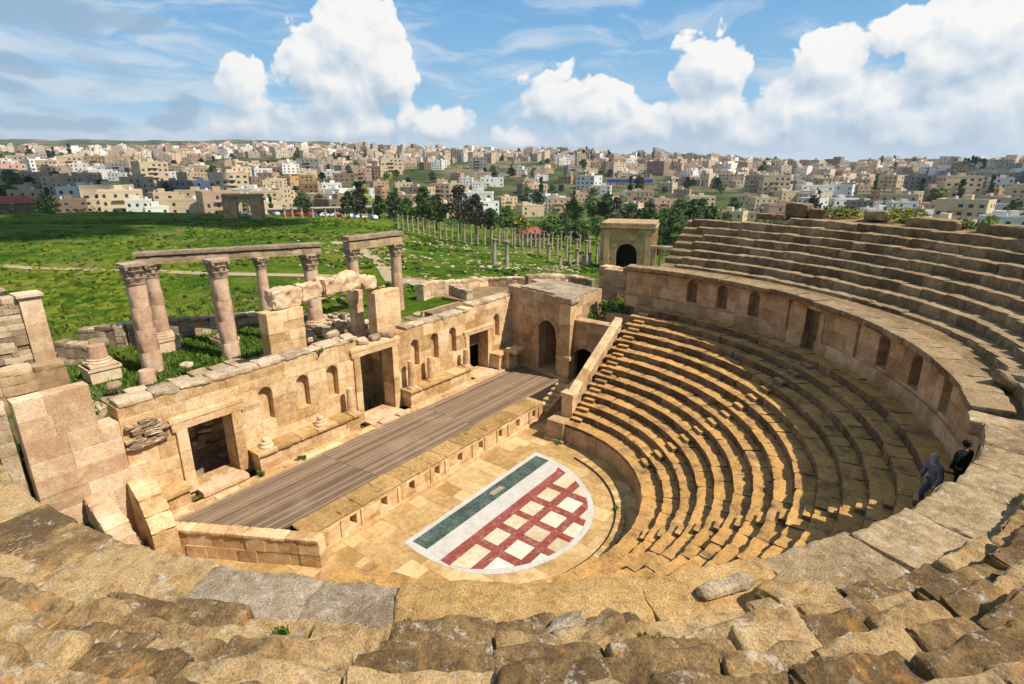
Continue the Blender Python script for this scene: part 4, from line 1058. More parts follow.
def tree(name, label, x, y, h, w, kind, group, r, z=None, clumps=26, per=34, base=.28, leaf=.34):
    z = gz(x, y) - .15 if z is None else z
    t = thing(name, label, 'tree', (x, y, z), group)
    tk = MB(); top = Vector((x + r.uniform(-.3, .3), y + r.uniform(-.3, .3), z + h * .75))
    tk.tube([(x, y, z), (x + r.uniform(-.1, .1), y, z + h * .3), tuple(top)], [h * .035, h * .025, h * .008], 7, .5)
    cr = MB()
    cyp = kind == 'cypress'
    for i in range(clumps):
        f = r.random(); zz = z + h * (base + (1 - base) * f)
        prof = (math.sin(PI * min(1, f * .95 + .12)) ** .7 if not cyp else (1 - f) ** .5 * .9 + .1)
        a = r.uniform(0, 2 * PI); q = w / 2 * prof * (r.random() ** .5) * .85
        c = (x + q * math.cos(a), y + q * math.sin(a), zz)
        cs = w * (.17 if not cyp else .2) * r.uniform(.7, 1.35)
        if i < 7 and not cyp: tk.tube([(x, y, z + h * r.uniform(.25, .5)), ((x + c[0]) / 2, (y + c[1]) / 2, (z + h * .4 + zz) / 2), c], [h * .014, h * .009, h * .003], 5, .5)
        leaves(cr, c, (cs, cs, cs * .75), per, leaf, r, tint=.25 + .5 * r.random())
    tk.build('trunk', M_BARK, t, recalc=False); cr.build('crown', {'dark': M_LEAF, 'mid': M_LEAFM, 'brown': M_LEAFB, 'yellow': M_LEAFY, 'cypress': M_LEAF}[kind], t, recalc=False)
    return t

def plant(label, x, y, z, s, mat, n, r, cat='plant', name='shrub', group=None, size=.09):
    t = thing(name, label, cat, (x, y, z), group); st_ = MB(); lv = MB()
    for i in range(5):
        a = r.uniform(0, 6.3); st_.tube([(x, y, z - .05), (x + s * .3 * math.cos(a), y + s * .3 * math.sin(a), z + s * .6)], [.015, .006], 5)
    for i in range(max(3, n // 40)):
        a = r.uniform(0, 6.3); q = s * .5 * r.random() ** .5
        leaves(lv, (x + q * math.cos(a), y + q * math.sin(a), z + s * r.uniform(.2, .7)), (s * .3, s * .3, s * .26), 40, size, r, tint=.3 + .5 * r.random())
    st_.build('stem', M_BARK, t, recalc=False); lv.build('foliage', mat, t, recalc=False); return t
pr = random.Random(31)
def rt(dg, r): return (r * math.cos(rad(dg)), r * math.sin(rad(dg)))
for dg, r, z, s, mt, n, lb in ((68.5, 25.6, 12.1, 1.4, M_LEAFM, 260, 'green bush between the pale blocks on the top seat row'), (66.3, 25.8, 12.1, 1.2, M_LEAFY, 240, 'yellow flowering shrub left of the half hidden block on the top row'), (60.0, 26, 12.0, 1.6, M_LEAFY, 340, 'widest yellow flowering shrub on the top seat row'),
    (58.2, 25.9, 12.1, 1.2, M_LEAFY, 240, 'yellow flowering shrub beside the widest one on the top row'), (51.4, 25.6, 12.1, 1.0, M_LEAFM, 200, 'low green shrub in front of the cream house on the top row'), (48.6, 25.5, 12.1, 1.35, M_LEAFM, 280, 'round bright green bush under the white tower block'), (89.5, 23.5, 10.6, 1.1, M_LEAFM, 200, 'green bush at the ruined left end of the upper seats')):
    plant(lb, *rt(dg, r), z, s * .72, mt, n, pr, 'shrub', size=.1)
plant('leafy green plants growing in the walled terrace above the side passage', -2.6, 17.3, 4.9, 1.6, M_LEAFM, 700, pr, size=.11)
plant('yellow flowering plant at the back of the walled terrace', -1.9, 18.1, 5.1, 1.6, M_LEAFY, 160, pr, size=.08)
plant('green shrub left of the walled terrace beside the gate tower', -3.2, 15.9, 4.9, 1.0, M_LEAFM, 200, pr, size=.1)
plant('green weed tuft sprouting from the stage wall left of the middle doorway', -9.4, -2.2, 5.85, .5, M_LEAFM, 90, pr, 'weed', 'weed', size=.07)
plant('small weed at the right foot of the left doorway', -8.5, -6.5, 1.2, .45, M_LEAFM, 60, pr, 'weed', 'weed', size=.06)
plant('small weed on the ledge under the left podium', -8.4, -4.4, 1.2, .35, M_LEAFM, 60, pr, 'weed', 'weed', size=.06)
plant('green plant growing inside the middle doorway', -11.2, .9, 1.5, 1.0, M_LEAFM, 160, pr, 'plant', 'plant', size=.1)
plant('small weed at the foot of the podium wall end', -.3, 6.7, .0, .3, M_LEAFM, 60, pr, 'weed', 'weed', size=.05)
plant('small weed on the drain kerb right of the marble floor', 5.3, 2.9, .02, .3, M_LEAFM, 60, pr, 'weed', 'weed', size=.05)
plant('green weed tuft among the near blocks left of centre', *rt(-58.3, 17.55), 9.55, .32, M_LEAFM, 120, pr, 'weed', 'weed', size=.035)
plant('small green tuft at the edge of the grey foreground slab', *rt(-54.0, 16.75), 9.0, .22, M_LEAFM, 60, pr, 'weed', 'weed', size=.03)
plant('green weed under the leaning upright stone', *rt(-43.8, 17.7), 9.4, .3, M_LEAFM, 100, pr, 'weed', 'weed', size=.035)
plant('dark weed between the lower seat rows near the middle stairway', *rt(38, 8.9), 1.65, .35, M_LEAF, 80, pr, 'weed', 'weed', size=.05)
plant('small weed on the pavement beside the near end wall', -2.3, -9.2, .02, .3, M_LEAFM, 60, pr, 'weed', 'weed', size=.05)
# grass strips behind the stage wall and in the near passage
def tufts(name, boxes, n, hgt, seed):
    r = random.Random(seed); V, Fs, T = [], [], []
    for (x0, x1, y0, y1, z) in boxes:
        for i in range(n):
            x, y = r.uniform(x0, x1), r.uniform(y0, y1); zz = gz(x, y) if z is None else z
            a = r.uniform(0, PI); h = hgt * r.uniform(.5, 1.3); k = len(V); w = .05 + .03 * r.random(); dx, dy = math.cos(a) * w, math.sin(a) * w; lx, ly = r.uniform(-.12, .12), r.uniform(-.12, .12)
            V += [(x - dx, y - dy, zz - .03), (x + dx, y + dy, zz - .03), (x + lx, y + ly, zz + h)]; Fs.append((k, k + 1, k + 2)); T += [.25 + .6 * r.random()] * 3
    mb = MB(); mb.add(V, Fs, np.array(T)); struct(mb.build(name, M_LEAFM, recalc=False), 'stuff')
tufts('grass', [(-20, -12.2, -12, 0, None), (-34, -20, -14, 4, None), (-9.3, -6.8, -13.8, -12.95, 1.9)], 3200, .22, 3)
mb = MB(); mb.hexa([(-9.35, -14.3, -.2), (-6.2, -14.3, -.2), (-6.2, -12.95, -.2), (-9.35, -12.95, -.2), (-9.35, -14.3, 1.95), (-6.2, -14.3, 1.7), (-6.2, -12.95, 1.7), (-9.35, -12.95, 1.95)]); struct(mb.build('passage_bank', M_GRASS))

r = random.Random(23); V, Fs, Tn = [], [], []
for i in range(15000):
    d = 34 + 150 * r.random() ** 1.3; a = rad(r.uniform(-47, 10)); x = CAM.x + d * (math.cos(a) * FW.x + math.sin(a) * RT.x); y = CAM.y + d * (math.cos(a) * FW.y + math.sin(a) * RT.y)
    if x > -20: continue
    q = fbm(np.array([[x * .07, y * .07, 2.]]), 3, 6)[0]
    if q < .46: continue
    z = gz(x, y); w = r.uniform(.2, .5) * (.6 + d / 120); h = r.uniform(.12, .3) * (.6 + d / 160); k = len(V); b = r.uniform(0, PI); dx, dy = math.cos(b) * w, math.sin(b) * w
    V += [(x - dx, y - dy, z - .05), (x + dx, y + dy, z - .05), (x + dx * .5, y + dy * .5, z + h), (x - dx * .6, y - dy * .6, z + h * .8)]; Fs.append((k, k + 1, k + 2, k + 3)); Tn += [min(1, max(0, (q - .4) * 3 + r.uniform(-.3, .3)))] * 4
mb = MB(); mb.add(V, Fs, np.array(Tn)); struct(mb.build('meadow_tufts', M_TUFT, recalc=False), 'stuff')
# scattered white stones on the meadow
r = random.Random(19); mb = MB(); n = 0
while n < 1000:
    d = r.uniform(45, 125); a = rad(r.uniform(-22, 8)); x = CAM.x + d * (math.cos(a) * FW.x + math.sin(a) * RT.x); y = CAM.y + d * (math.cos(a) * FW.y + math.sin(a) * RT.y)
    if x > -22: continue
    if fbm(np.array([[x * .06, y * .06, 0]]), 2, 3)[0] < .5 and r.random() < .8: n += .3; continue
    s = r.uniform(.15, .5); rblock(mb, Matrix.Translation((x, y, gz(x, y) + s * .12)) @ Matrix.Rotation(r.uniform(0, 3), 4, 'Z'), (s * 1.4, s, s * .6), .5, .08, .05, int(n), r.random()); n += 1
struct(mb.build('scattered_stones', M_RUBBLE), 'stuff')

# paths over the meadow
def px_ground(px, py):
    u, v = px - 512, 342 - py
    c, s = math.cos(ROLL), math.sin(ROLL); u, v = c * u - s * v, s * u + c * v
    d = RT * u + FW * (F_PX * math.cos(PITCH) + v * math.sin(PITCH)) + Vector((0, 0, 1)) * (-F_PX * math.sin(PITCH) + v * math.cos(PITCH))
    t = .001
    for i in range(4000):
        p = CAM + d * t
        if gz(p.x, p.y, False) > p.z: return p
        t *= 1.008
    return p
def path(name, pts, w, mat=None):
    P = [px_ground(*p) for p in pts]; Q = []
    for a, b in zip(P, P[1:]):
        k = max(2, int((b - a).length / 2))
        for i in range(k): Q.append(a.lerp(b, i / k))
    Q.append(P[-1]); mb = MB(); V, Fs = [], []
    for i, p in enumerate(Q):
        d = (Q[min(i + 1, len(Q) - 1)] - Q[max(i - 1, 0)]); n = Vector((-d.y, d.x, 0)).normalized()
        ww = w * (.8 + .5 * vnoise(np.array([[i * .4, 3, 1.]]))[0])
        for k in range(-2, 3):
            q = p + n * ww * k / 2; V.append((q.x, q.y, gz(q.x, q.y, False) + .12 - .03 * abs(k)))
    for i in range(len(Q) - 1):
        for k in range(4): Fs.append((i * 5 + k, i * 5 + k + 1, i * 5 + k + 6, i * 5 + k + 5))
    mb.add(V, Fs, .5, True); struct(mb.build(name, mat or M_PATH, recalc=False))
M_PATH = flat('trodden_earth', (.36, .265, .16), .95, .25, .6, .3)
path('dirt_path', [(0, 266), (80, 270), (160, 272), (230, 275), (310, 276), (330, 278)], .8)
path('dirt_path', [(395, 282), (380, 262), (365, 252), (350, 246), (335, 242)], .9)
path('dirt_path', [(400, 280), (430, 285), (470, 291), (520, 284), (560, 276)], 1.9)

# ------------------------------------------------------------------ colonnaded street and far ruins
small = []
def far_column(x, y, h, r, label, group, proto=[None]):
    z = gz(x, y)
    if proto[0] is None:
        t = MB(); t.box(-.62, .62, -.62, .62, -.5, .3, .5); t.lathe([(.5, .3), (.52, .5), (.42, .6), (.42, 2.2), (.40, 2.25), (.36, 5.2), (.36, 5.3), (.52, 5.6), (.56, 5.9)], (0, 0, 0), 12, .5); t.box(-.55, .55, -.55, .55, 5.9, 6.05, .5)
        o = t.build('colonnade_column', M_STREET); proto[0] = o
    else:
        o = proto[0].copy(); COL.objects.link(o)
    o.location = (x, y, z); o.scale = (r, r, h / 6.05); tag(o, label, 'column', group); return o
cl = [(418, 239), (600, 262)]
def pt_at(px, d):
    u = (px - 512) / (F_PX * math.cos(PITCH)); k = d / math.sqrt(1 + u * u)
    return CAM.x + k * (FW.x + u * RT.x), CAM.y + k * (FW.y + u * RT.y)
A_, B_ = pt_at(405, 168), pt_at(603, 108)
N = 30
for i in range(N):
    t = i / (N - 1); x, y = A_[0] + (B_[0] - A_[0]) * t, A_[1] + (B_[1] - A_[1]) * t
    far_column(x, y, 4.1 + .5 * rng.random(), .62, 'grey column in the long row along the colonnaded street', 'columns of the long colonnaded street')
dvec = Vector((B_[0] - A_[0], B_[1] - A_[1], 0)).normalized(); nv_ = Vector((-dvec.y, dvec.x, 0))
if nv_.dot(FW) < 0: nv_ = -nv_
for i in range(14):
    t = .45 + i / 14 * .52; x, y = A_[0] + (B_[0] - A_[0]) * t + nv_.x * 11, A_[1] + (B_[1] - A_[1]) * t + nv_.y * 11
    far_column(x, y, 3.7 + .8 * rng.random(), .62, 'grey column in the second row on the far side of the colonnaded street', 'columns of the second colonnade row')
for px, d in ((495, 84), (507, 80)): far_column(*pt_at(px, d), 3.9, .75, 'lone tall pale column standing on the meadow before the gate tower', 'two lone columns on the meadow')
for i, px in enumerate((558, 567, 574, 580, 586, 547)): far_column(*pt_at(px, 92 + i * 2), 1.8 + (i % 3) * .6, .7, 'short broken column in the cluster left of the arched gate', 'broken columns left of the arched gate')
for i, px in enumerate((300, 307, 316, 326, 338, 347)): far_column(*pt_at(px, 215), 3.4, .9, 'small pale column in the row beside the distant car park', 'columns beside the car park')
tp = thing('stub_colonnade', 'three short columns under one lintel before the arched gate', 'colonnade', (*pt_at(652, 62), 1))
mb = MB(); c0 = Vector((*pt_at(646, 60), gz(*pt_at(646, 60)))); c1 = Vector((*pt_at(661, 60), c0.z)); z0 = 1.2
for k in range(3):
    q = c0.lerp(c1, k / 2); t = MB(); t.lathe([(.3, 0), (.24, .2), (.22, 5.6), (.32, 5.9)], (q.x, q.y, z0), 12, .5); t.build('column', M_FAR, tp)
dd = (c1 - c0).normalized(); rblock(mb, Matrix.Translation((*((c0 + c1) / 2).xy, z0 + 6.1)) @ Matrix.Rotation(math.atan2(dd.y, dd.x), 4, 'Z'), ((c1 - c0).length + .7, .6, .4), .3, .04, .03, 4, .6); mb.build('lintel', M_FAR, tp)

def frame_at(px, d, yaw=0):
    x, y = pt_at(px, d); return x, y, gz(x, y)
def arch_block(name, label, cat, x, y, z, yaw, W, D, H, aw, ah, mat, side=True, pediment=True):
    t = thing(name, label, cat, (x, y, z)); ca, sa = math.cos(yaw), math.sin(yaw)
    def face(cx, cy, ang, wid):      # mapping on a face through (cx,cy) whose outward normal is at ang
        nx, ny = math.cos(ang), math.sin(ang); tx, ty = -ny, nx
        return lambda u, v, w: (x + cx + tx * u - nx * w, y + cy + ty * u - ny * w, z + v)
    F = [(D / 2, 0, W), (0, W / 2, D), (-D / 2, 0, W), (0, -W / 2, D)]
    mb = MB(); rings = MB()
    for k in range(4):
        ang = yaw + k * PI / 2; off = (D if k % 2 == 0 else W) / 2; wid = W if k % 2 == 0 else D
        mp = face(off * math.cos(ang), off * math.sin(ang), ang, wid); h = aw if k % 2 == 0 else aw * .75
        if side or k % 2 == 0:
            sp = ah - h
            ashlar(mb, mp, -wid / 2, wid / 2, -1, H, .7, [(-h, h, -1, ah + .01), (-h, h, ah, ah + .02)], .6, 1.3, k + 130, .01)
            arch_piece(mb, mp, -h, h, sp, ah, .7, 12, .4); arch_ring(rings, mp, 0, sp, h, h * 1.2, .12, .1, 13, k)
        else: ashlar(mb, mp, -wid / 2, wid / 2, -1, H, .7, (), .6, 1.3, k + 130, .01)
        for e in (-1, 1):
            c = e * (wid / 2 - wid * .1); Q = [mp(c + a, v, w) for v in (-.5, H - .9) for a, w in ((-wid * .05, 0), (wid * .05, 0), (wid * .05, -.3), (-wid * .05, -.3))]; rings.hexa(Q, .6)
    mb.build('wall', mat, t); rings.build('moulding', mat, t)
    rf = MB(); R = Matrix.Translation((x, y, z + H)) @ Matrix.Rotation(yaw, 4, 'Z')
    rblock(rf, R @ Matrix.Translation((0, 0, -.5)), (D + .9, W + .9, .35), .5, .05, .03, 3, .5); rblock(rf, R, (D + .5, W + .5, .5), .5, .05, .04, 5, .4); rf.build('roof_cornice', M_SHADE, t)
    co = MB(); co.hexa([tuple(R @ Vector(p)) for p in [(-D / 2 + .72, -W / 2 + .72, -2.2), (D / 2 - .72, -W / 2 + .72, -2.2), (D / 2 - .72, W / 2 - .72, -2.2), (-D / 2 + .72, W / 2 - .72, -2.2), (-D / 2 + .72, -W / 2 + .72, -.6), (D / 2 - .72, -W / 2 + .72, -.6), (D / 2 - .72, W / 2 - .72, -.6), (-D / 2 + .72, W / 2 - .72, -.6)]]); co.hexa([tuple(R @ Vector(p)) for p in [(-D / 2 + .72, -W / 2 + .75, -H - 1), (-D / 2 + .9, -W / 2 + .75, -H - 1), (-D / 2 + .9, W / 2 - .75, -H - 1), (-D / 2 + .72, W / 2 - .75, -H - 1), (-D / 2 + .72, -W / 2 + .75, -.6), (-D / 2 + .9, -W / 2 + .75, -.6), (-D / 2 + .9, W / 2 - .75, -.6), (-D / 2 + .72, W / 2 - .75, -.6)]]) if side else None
    co.build('vault_dark_fill', M_DARK, t)  # dark ceiling block; the four-way gate also gets an added plug darkening its arches
    return t
x, y = pt_at(623, 100); z = -2.4
arch_block('arched_gate', 'square four way arched stone gate standing beyond the upper doorway', 'arched gate', x, y, z, math.atan2(-FW.y, -FW.x) - .30, 8.6, 8.6, 8.8, 1.75, 5.6, M_GATE)
x, y, z = frame_at(263, 205)
arch_block('arched_gateway', 'distant grey stone gateway with one tall arch beyond the meadow', 'gateway', x, y, z, math.atan2(-FW.y, -FW.x) + .35, 11.5, 5, 7.6, 2.0, 5.4, M_GATE, False)

# ------------------------------------------------------------------ the town
def wallmat(name, c, win=True, var=.25):
    m, g, b = new_mat(name)
    pos = g.n('ShaderNodeNewGeometry').outputs['Position']
    tint = g.n('ShaderNodeAttribute', {'attribute_name': 'tint'}).outputs['Fac']
    rnd = g.n('ShaderNodeObjectInfo').outputs['Random']
    n = g.noise(pos, .35, 6, .7)
    v = g.m('ADD', .72, g.m('ADD', g.m('MULTIPLY', n, .3), g.m('MULTIPLY', rnd, var)))
    col = g.mix(1.0, c4(c), g.n('ShaderNodeCombineColor', None, i0=v, i1=v, i2=v).outputs[0], 'MULTIPLY')
    if name.startswith('town'):
        col = g.mix(1.0, g.ramp(tint, [(0, (.22, .15, .10)), (.2, (.42, .30, .19)), (.42, (.56, .44, .30)), (.55, (.30, .24, .19)), (.68, (.48, .36, .25)), (.80, (.72, .67, .60)), (.9, (.70, .62, .50)), (1, (.36, .22, .14))]), g.n('ShaderNodeCombineColor', None, i0=v, i1=v, i2=v).outputs[0], 'MULTIPLY')
    g.set(b.inputs['Base Color'], col); b.inputs['Roughness'].default_value = .9
    return m
WC = {'cream': (.56, .43, .27), 'beige': (.45, .33, .21), 'white': (.70, .66, .59), 'grey': (.28, .245, .21), 'pinkish': (.46, .30, .21), 'ochre': (.46, .28, .13), 'brown': (.22, .145, .095)}
MW = {k: wallmat('plaster_' + k, v) for k, v in WC.items()}
M_TOWN = wallmat('town_walls', (.55, .45, .33))
M_WIN = flat('window_glass', (.035, .04, .05), .25, .3, .2, 0, .5)
M_ROOF = flat('flat_roof', (.34, .31, .27), .95, .3, .4)
M_TILE = flat('red_tiles', (.30, .075, .04), .85, .2, .6, .2)
M_TANK = flat('tank_white', (.7, .7, .7), .5, .1)
M_BLUE = flat('blue_panel', (.03, .09, .32), .5, .1)

def win_mesh(w, h):
    mb = MB(); mb.box(-w / 2, w / 2, -.02, .05, 0, h, .4)
    me = mb.build('window', M_WIN); bpy.data.objects.remove(me); return None
def shell(mb, W, D, H, floors, r, balcony=True):
    mb.box(-W / 2, W / 2, -D / 2, D / 2, -6, H, .5)
    for a, b, c, d in ((-W / 2 - .08, W / 2 + .08, -D / 2 - .08, -D / 2 + .2), (-W / 2 - .08, W / 2 + .08, D / 2 - .2, D / 2 + .08), (-W / 2 - .08, -W / 2 + .2, -D / 2 + .2, D / 2 - .2), (W / 2 - .2, W / 2 + .08, -D / 2 + .2, D / 2 - .2)):
        mb.box(a, b, c, d, H - .1, H + .8, .5)
    for f in range(1, floors): 
        mb.box(-W / 2 - .05, W / 2 + .05, -D / 2 - .05, -D / 2, f * 3.1 - .1, f * 3.1 + .1, .35)
# prototypes of buildings, -Y face is the front
BPROTO = {}
wmesh = {}
def window_obj(kind, parent):
    if kind not in wmesh:
        w, h = kind; mb = MB(); mb.box(-w / 2, w / 2, -.04, .06, 0, h, rng.random()); o = mb.build('window', M_WIN, parent); wmesh[kind] = o.data; return o
    o = bpy.data.objects.new('window', wmesh[kind]); COL.objects.link(o); o.parent = parent
    return o
def building(key, W, D, floors, color, wins=True, seed=0, extra=None, label=''):
    r = random.Random(seed); H = floors * 3.1 + .2
    t = thing('town_house' if floors < 4 else 'apartment_block', label, 'house' if floors < 4 else 'apartment block')
    mb = MB(); shell(mb, W, D, H, floors, r); mb.build('wall', MW[color], t)
    rf = MB(); rf.box(-W / 2 + .2, W / 2 - .2, -D / 2 + .2, D / 2 - .2, H - .2, H + .06, .5); 
    sx = r.uniform(-W / 4, W / 4); rf.build('roof', M_ROOF, t)
    sh = MB(); sh.box(sx - 1.6, sx + 1.6, -1.5, 1.8, H, H + 2.5, .5); sh.build('stair_head', MW[color], t)
    tk = MB(); tx = r.uniform(-W / 3, W / 3); tk.lathe([(.6, 0), (.6, 1.1), (.2, 1.25)], (tx, D / 4, H + .5), 10); tk.build('water_tank', M_TANK, t)
    kind = r.choice([(1.1, 1.4), (1.3, 1.5), (1.6, 1.3)])
    for f in range(floors):
        nx = max(2, int(W / r.choice([2.9, 3.3])))
        for i in range(nx):
            if r.random() < .22: continue
            o = window_obj(kind, t); o.location = (-W / 2 + (i + .5) * W / nx, -D / 2, f * 3.1 + 1.0)
        ny = max(1, int(D / 4))
        for i in range(ny):
            for sgn in (-1, 1):
                if r.random() < .25: continue
                o = window_obj(kind, t); o.location = (sgn * W / 2, -D / 2 + (i + .5) * D / ny, f * 3.1 + 1.0); o.rotation_euler = (0, 0, PI / 2)
    if extra == 'balcony':
        for f in range(1, floors):
            b = MB(); b.box(-W * .22, W * .12, -D / 2 - 1.2, -D / 2, f * 3.1 - .12, f * 3.1 + .04, .5); b.box(-W * .22, W * .12, -D / 2 - 1.2, -D / 2 - 1.1, f * 3.1, f * 3.1 + .9, .6); b.build('balcony', MW[color], t)
    return t

def yaw_to_cam(x, y, dev=0): return math.atan2(CAM.y - y, CAM.x - x) + PI / 2 + dev
rb = random.Random(99)
ROW = [(330, 'low'), (450, 'midway'), (620, 'farther up'), (2000, 'high up')]
ZONE = [(120, 'at the far left'), (240, 'above the dark meadow'), (345, 'behind the distant gateway'), (430, 'behind the car park'), (520, 'above the colonnaded street'), (600, 'left of the arched gate'), (690, 'behind the arched gate'), (800, 'above the top seats, left'), (900, 'above the top seats, middle'), (1100, 'above the top seats, right')]
def place(x, y): return None
specs = [('cream', 16, 12, 3, 'balcony'), ('beige', 18, 12, 4, 'balcony'), ('white', 14, 11, 3, None), ('cream', 13, 12, 2, None), ('pinkish', 15, 12, 3, 'balcony'), ('beige', 15, 11, 3, None), ('ochre', 14, 11, 2, None), ('grey', 17, 12, 4, 'balcony'), ('cream', 17, 13, 4, 'balcony'), ('white', 18, 10, 2, None), ('brown', 14, 11, 2, None), ('beige', 12, 11, 2, None)]
prot = [building(i, W, D, f, c, True, 40 + i, ex) for i, (c, W, D, f, ex) in enumerate(specs)]
used = [False] * len(prot)
SIZEW = {2: 'two storey', 3: 'three storey', 4: 'four storey', 5: 'five storey', 1: 'low'}
placed = []
def clear(x, y, d): return all((x - a) ** 2 + (y - b) ** 2 > (k + d) ** 2 for a, b, k in placed)
# landmark buildings first
def landmark(px, d, W, D, fl, color, dev, label, extra=None, seed=1):
    x, y = pt_at(px, d); t = building(0, W, D, fl, color, True, seed, extra, label); t.location = (x, y, gz(x, y)); t.rotation_euler = (0, 0, yaw_to_cam(x, y, dev)); placed.append((x, y, W * .6)); return t
landmark(972, 262, 13, 9, 4, 'white', .25, 'white tower block leaning over the right end of the top seats', None, 3)
landmark(922, 285, 17, 11, 3, 'cream', -.3, 'wide cream apartment house with rows of dark windows over the top seats', None, 4)
landmark(893, 292, 10, 10, 3, 'grey', .5, 'grey house joined to the left of the wide cream one over the top seats', None, 5)
landmark(168, 430, 17, 12, 5, 'beige', .1, 'five storey beige block with stacked balconies above the dark meadow', 'balcony', 6)
landmark(190, 345, 12, 9, 3, 'beige', .3, 'plain tan tower house behind the white cubic house on the left', None, 7)
landmark(166, 300, 9, 7, 2, 'white', -.2, 'bright white cubic house at the edge of the dark meadow', None, 8)
landmark(181, 298, 9, 6, 1, 'white', .1, 'low white annex right of the bright cubic house', None, 9)
landmark(562, 900, 40, 16, 4, 'white', .05, 'broad white public building on the ridge above the town centre', None, 10)
landmark(470, 395, 15, 12, 4, 'cream', .2, 'cream block with white tower bay above the dark trees', 'balcony', 11)
landmark(447, 420, 14, 12, 5, 'beige', -.2, 'tall beige block left of the cream one above the colonnaded street', 'balcony', 12)
landmark(345, 330, 12, 9, 3, 'grey', .1, 'grey three storey house above the car park', None, 13)
landmark(366, 335, 13, 10, 3, 'cream', -.15, 'cream house right of the grey one above the car park', None, 14)
t = landmark(620, 560, 46, 10, 2, 'beige', .0, 'long building with a blue glazed front in the middle of the town', None, 15)
b = MB(); b.box(-21, 21, -5.12, -5.0, 3.2, 5.8, .5); o = b.build('blue_front', M_BLUE); o.parent = t; 
# hall with the red tiled roof
x, y = pt_at(34, 372); hall = thing('red_roofed_hall', 'low hall with a wide red tiled hip roof at the far left', 'hall', (x, y, gz(x, y))); yw = yaw_to_cam(x, y, .1)
W, D = 36, 16
b = MB(); b.box(-W / 2, W / 2, -D / 2, D / 2, -2, 4.2); b.build('wall', MW['brown']).parent = hall
b = MB(); b.add([(-W / 2 - 1, -D / 2 - 1, 4.2), (W / 2 + 1, -D / 2 - 1, 4.2), (W / 2 + 1, D / 2 + 1, 4.2), (-W / 2 - 1, D / 2 + 1, 4.2), (-W / 2 + 7, 0, 7.6), (W / 2 - 7, 0, 7.6)], [(0, 1, 5, 4), (1, 2, 5), (2, 3, 4, 5), (3, 0, 4), (3, 2, 1, 0)]); b.build('roof', M_TILE).parent = hall
for i in range(7):
    o = window_obj((1.3, 1.5), hall); o.location = (-W / 2 + 2.5 + i * 3.4, -D / 2, 1.2)
hall.rotation_euler = (0, 0, yw); placed.append((x, y, 18))
# red roofed kiosk by the columns
x, y = pt_at(535, 175); kk = thing('red_roofed_kiosk', 'small red tiled kiosk behind the colonnade', 'kiosk', (x, y, gz(x, y))); b = MB(); b.box(-4, 4, -3, 3, -1, 2.4); b.build('wall', MW['pinkish']).parent = kk
b = MB(); b.add([(-4.6, -3.6, 2.4), (4.6, -3.6, 2.4), (4.6, 3.6, 2.4), (-4.6, 3.6, 2.4), (-2, 0, 4), (2, 0, 4)], [(0, 1, 5, 4), (1, 2, 5), (2, 3, 4, 5), (3, 0, 4), (3, 2, 1, 0)]); b.build('roof', M_TILE).parent = kk
kk.rotation_euler = (0, 0, yaw_to_cam(x, y, .2)); placed.append((x, y, 7))
# long low arcade building by the car park
x, y = pt_at(335, 262); ar = thing('arcade_building', 'long low shop row with an awning beside the car park', 'shop row', (x, y, gz(x, y))); b = MB(); b.box(-22, 22, -3, 3, -1, 3.6); b.build('wall', MW['ochre']).parent = ar
b = MB(); b.box(-22.4, 22.4, -4.6, 3.2, 3.6, 3.9); b.build('roof', M_ROOF).parent = ar
for i in range(14):
    o = window_obj((2.0, 2.2), ar); o.location = (-20 + i * 3.1, -3, .4)
ar.rotation_euler = (0, 0, yaw_to_cam(x, y, .12)); placed.append((x, y, 20))

count = 20; tries = 0
rows_d = []
while count < 292 and tries < 20000:
    tries += 1
    px = rb.uniform(-15, 1040); d = 285 + (rb.random() ** 1.25) * 520
    if 380 < px < 560 and d < 330: continue
    if 540 < px < 700 and d < 380: continue
    if px > 700 and d < 300: continue
    if px < 150 and d < 330: continue
    x, y = pt_at(px, d)
    if vnoise(np.array([[x * .011, y * .011, 4.]]), 2)[0] < .22: continue
    if not clear(x, y, 8.2): continue
    i = rb.choice([0, 1, 2, 3, 4, 5, 6, 7, 8, 9, 10, 11] + ([2, 9, 2, 0, 3, 8] if px > 330 else [])); c, W, D, fl, ex = specs[i]
    zn = next(n for l, n in ZONE if px < l); rw = next(n for l, n in ROW if d < l)
    kindw = 'apartment block' if fl >= 4 else 'house'
    lb = f'{c} {SIZEW[fl]} {kindw} {rw} {zn}'
    z = gz(x, y); dev = rb.choice([-.5, -.25, 0, .2, .45]) + rb.uniform(-.1, .1); sc = rb.uniform(.78, 1.25)
    if not used[i]: o = prot[i]; used[i] = True; o.location = (x, y, z); o.rotation_euler = (0, 0, yaw_to_cam(x, y, dev))
    else:
        o = prot[i].copy(); COL.objects.link(o); o.location = (x, y, z); o.rotation_euler = (0, 0, yaw_to_cam(x, y, dev)); o.scale = (sc * rb.uniform(.9, 1.2), sc, sc * rb.uniform(.85, 1.1))
        for ch in prot[i].children:
            e = ch.copy(); COL.objects.link(e); e.parent = o
    o['label'] = lb; o['group'] = lb.replace('apartment block', 'apartment blocks').replace(' house ', ' houses ')
    placed.append((x, y, 8.2)); count += 1
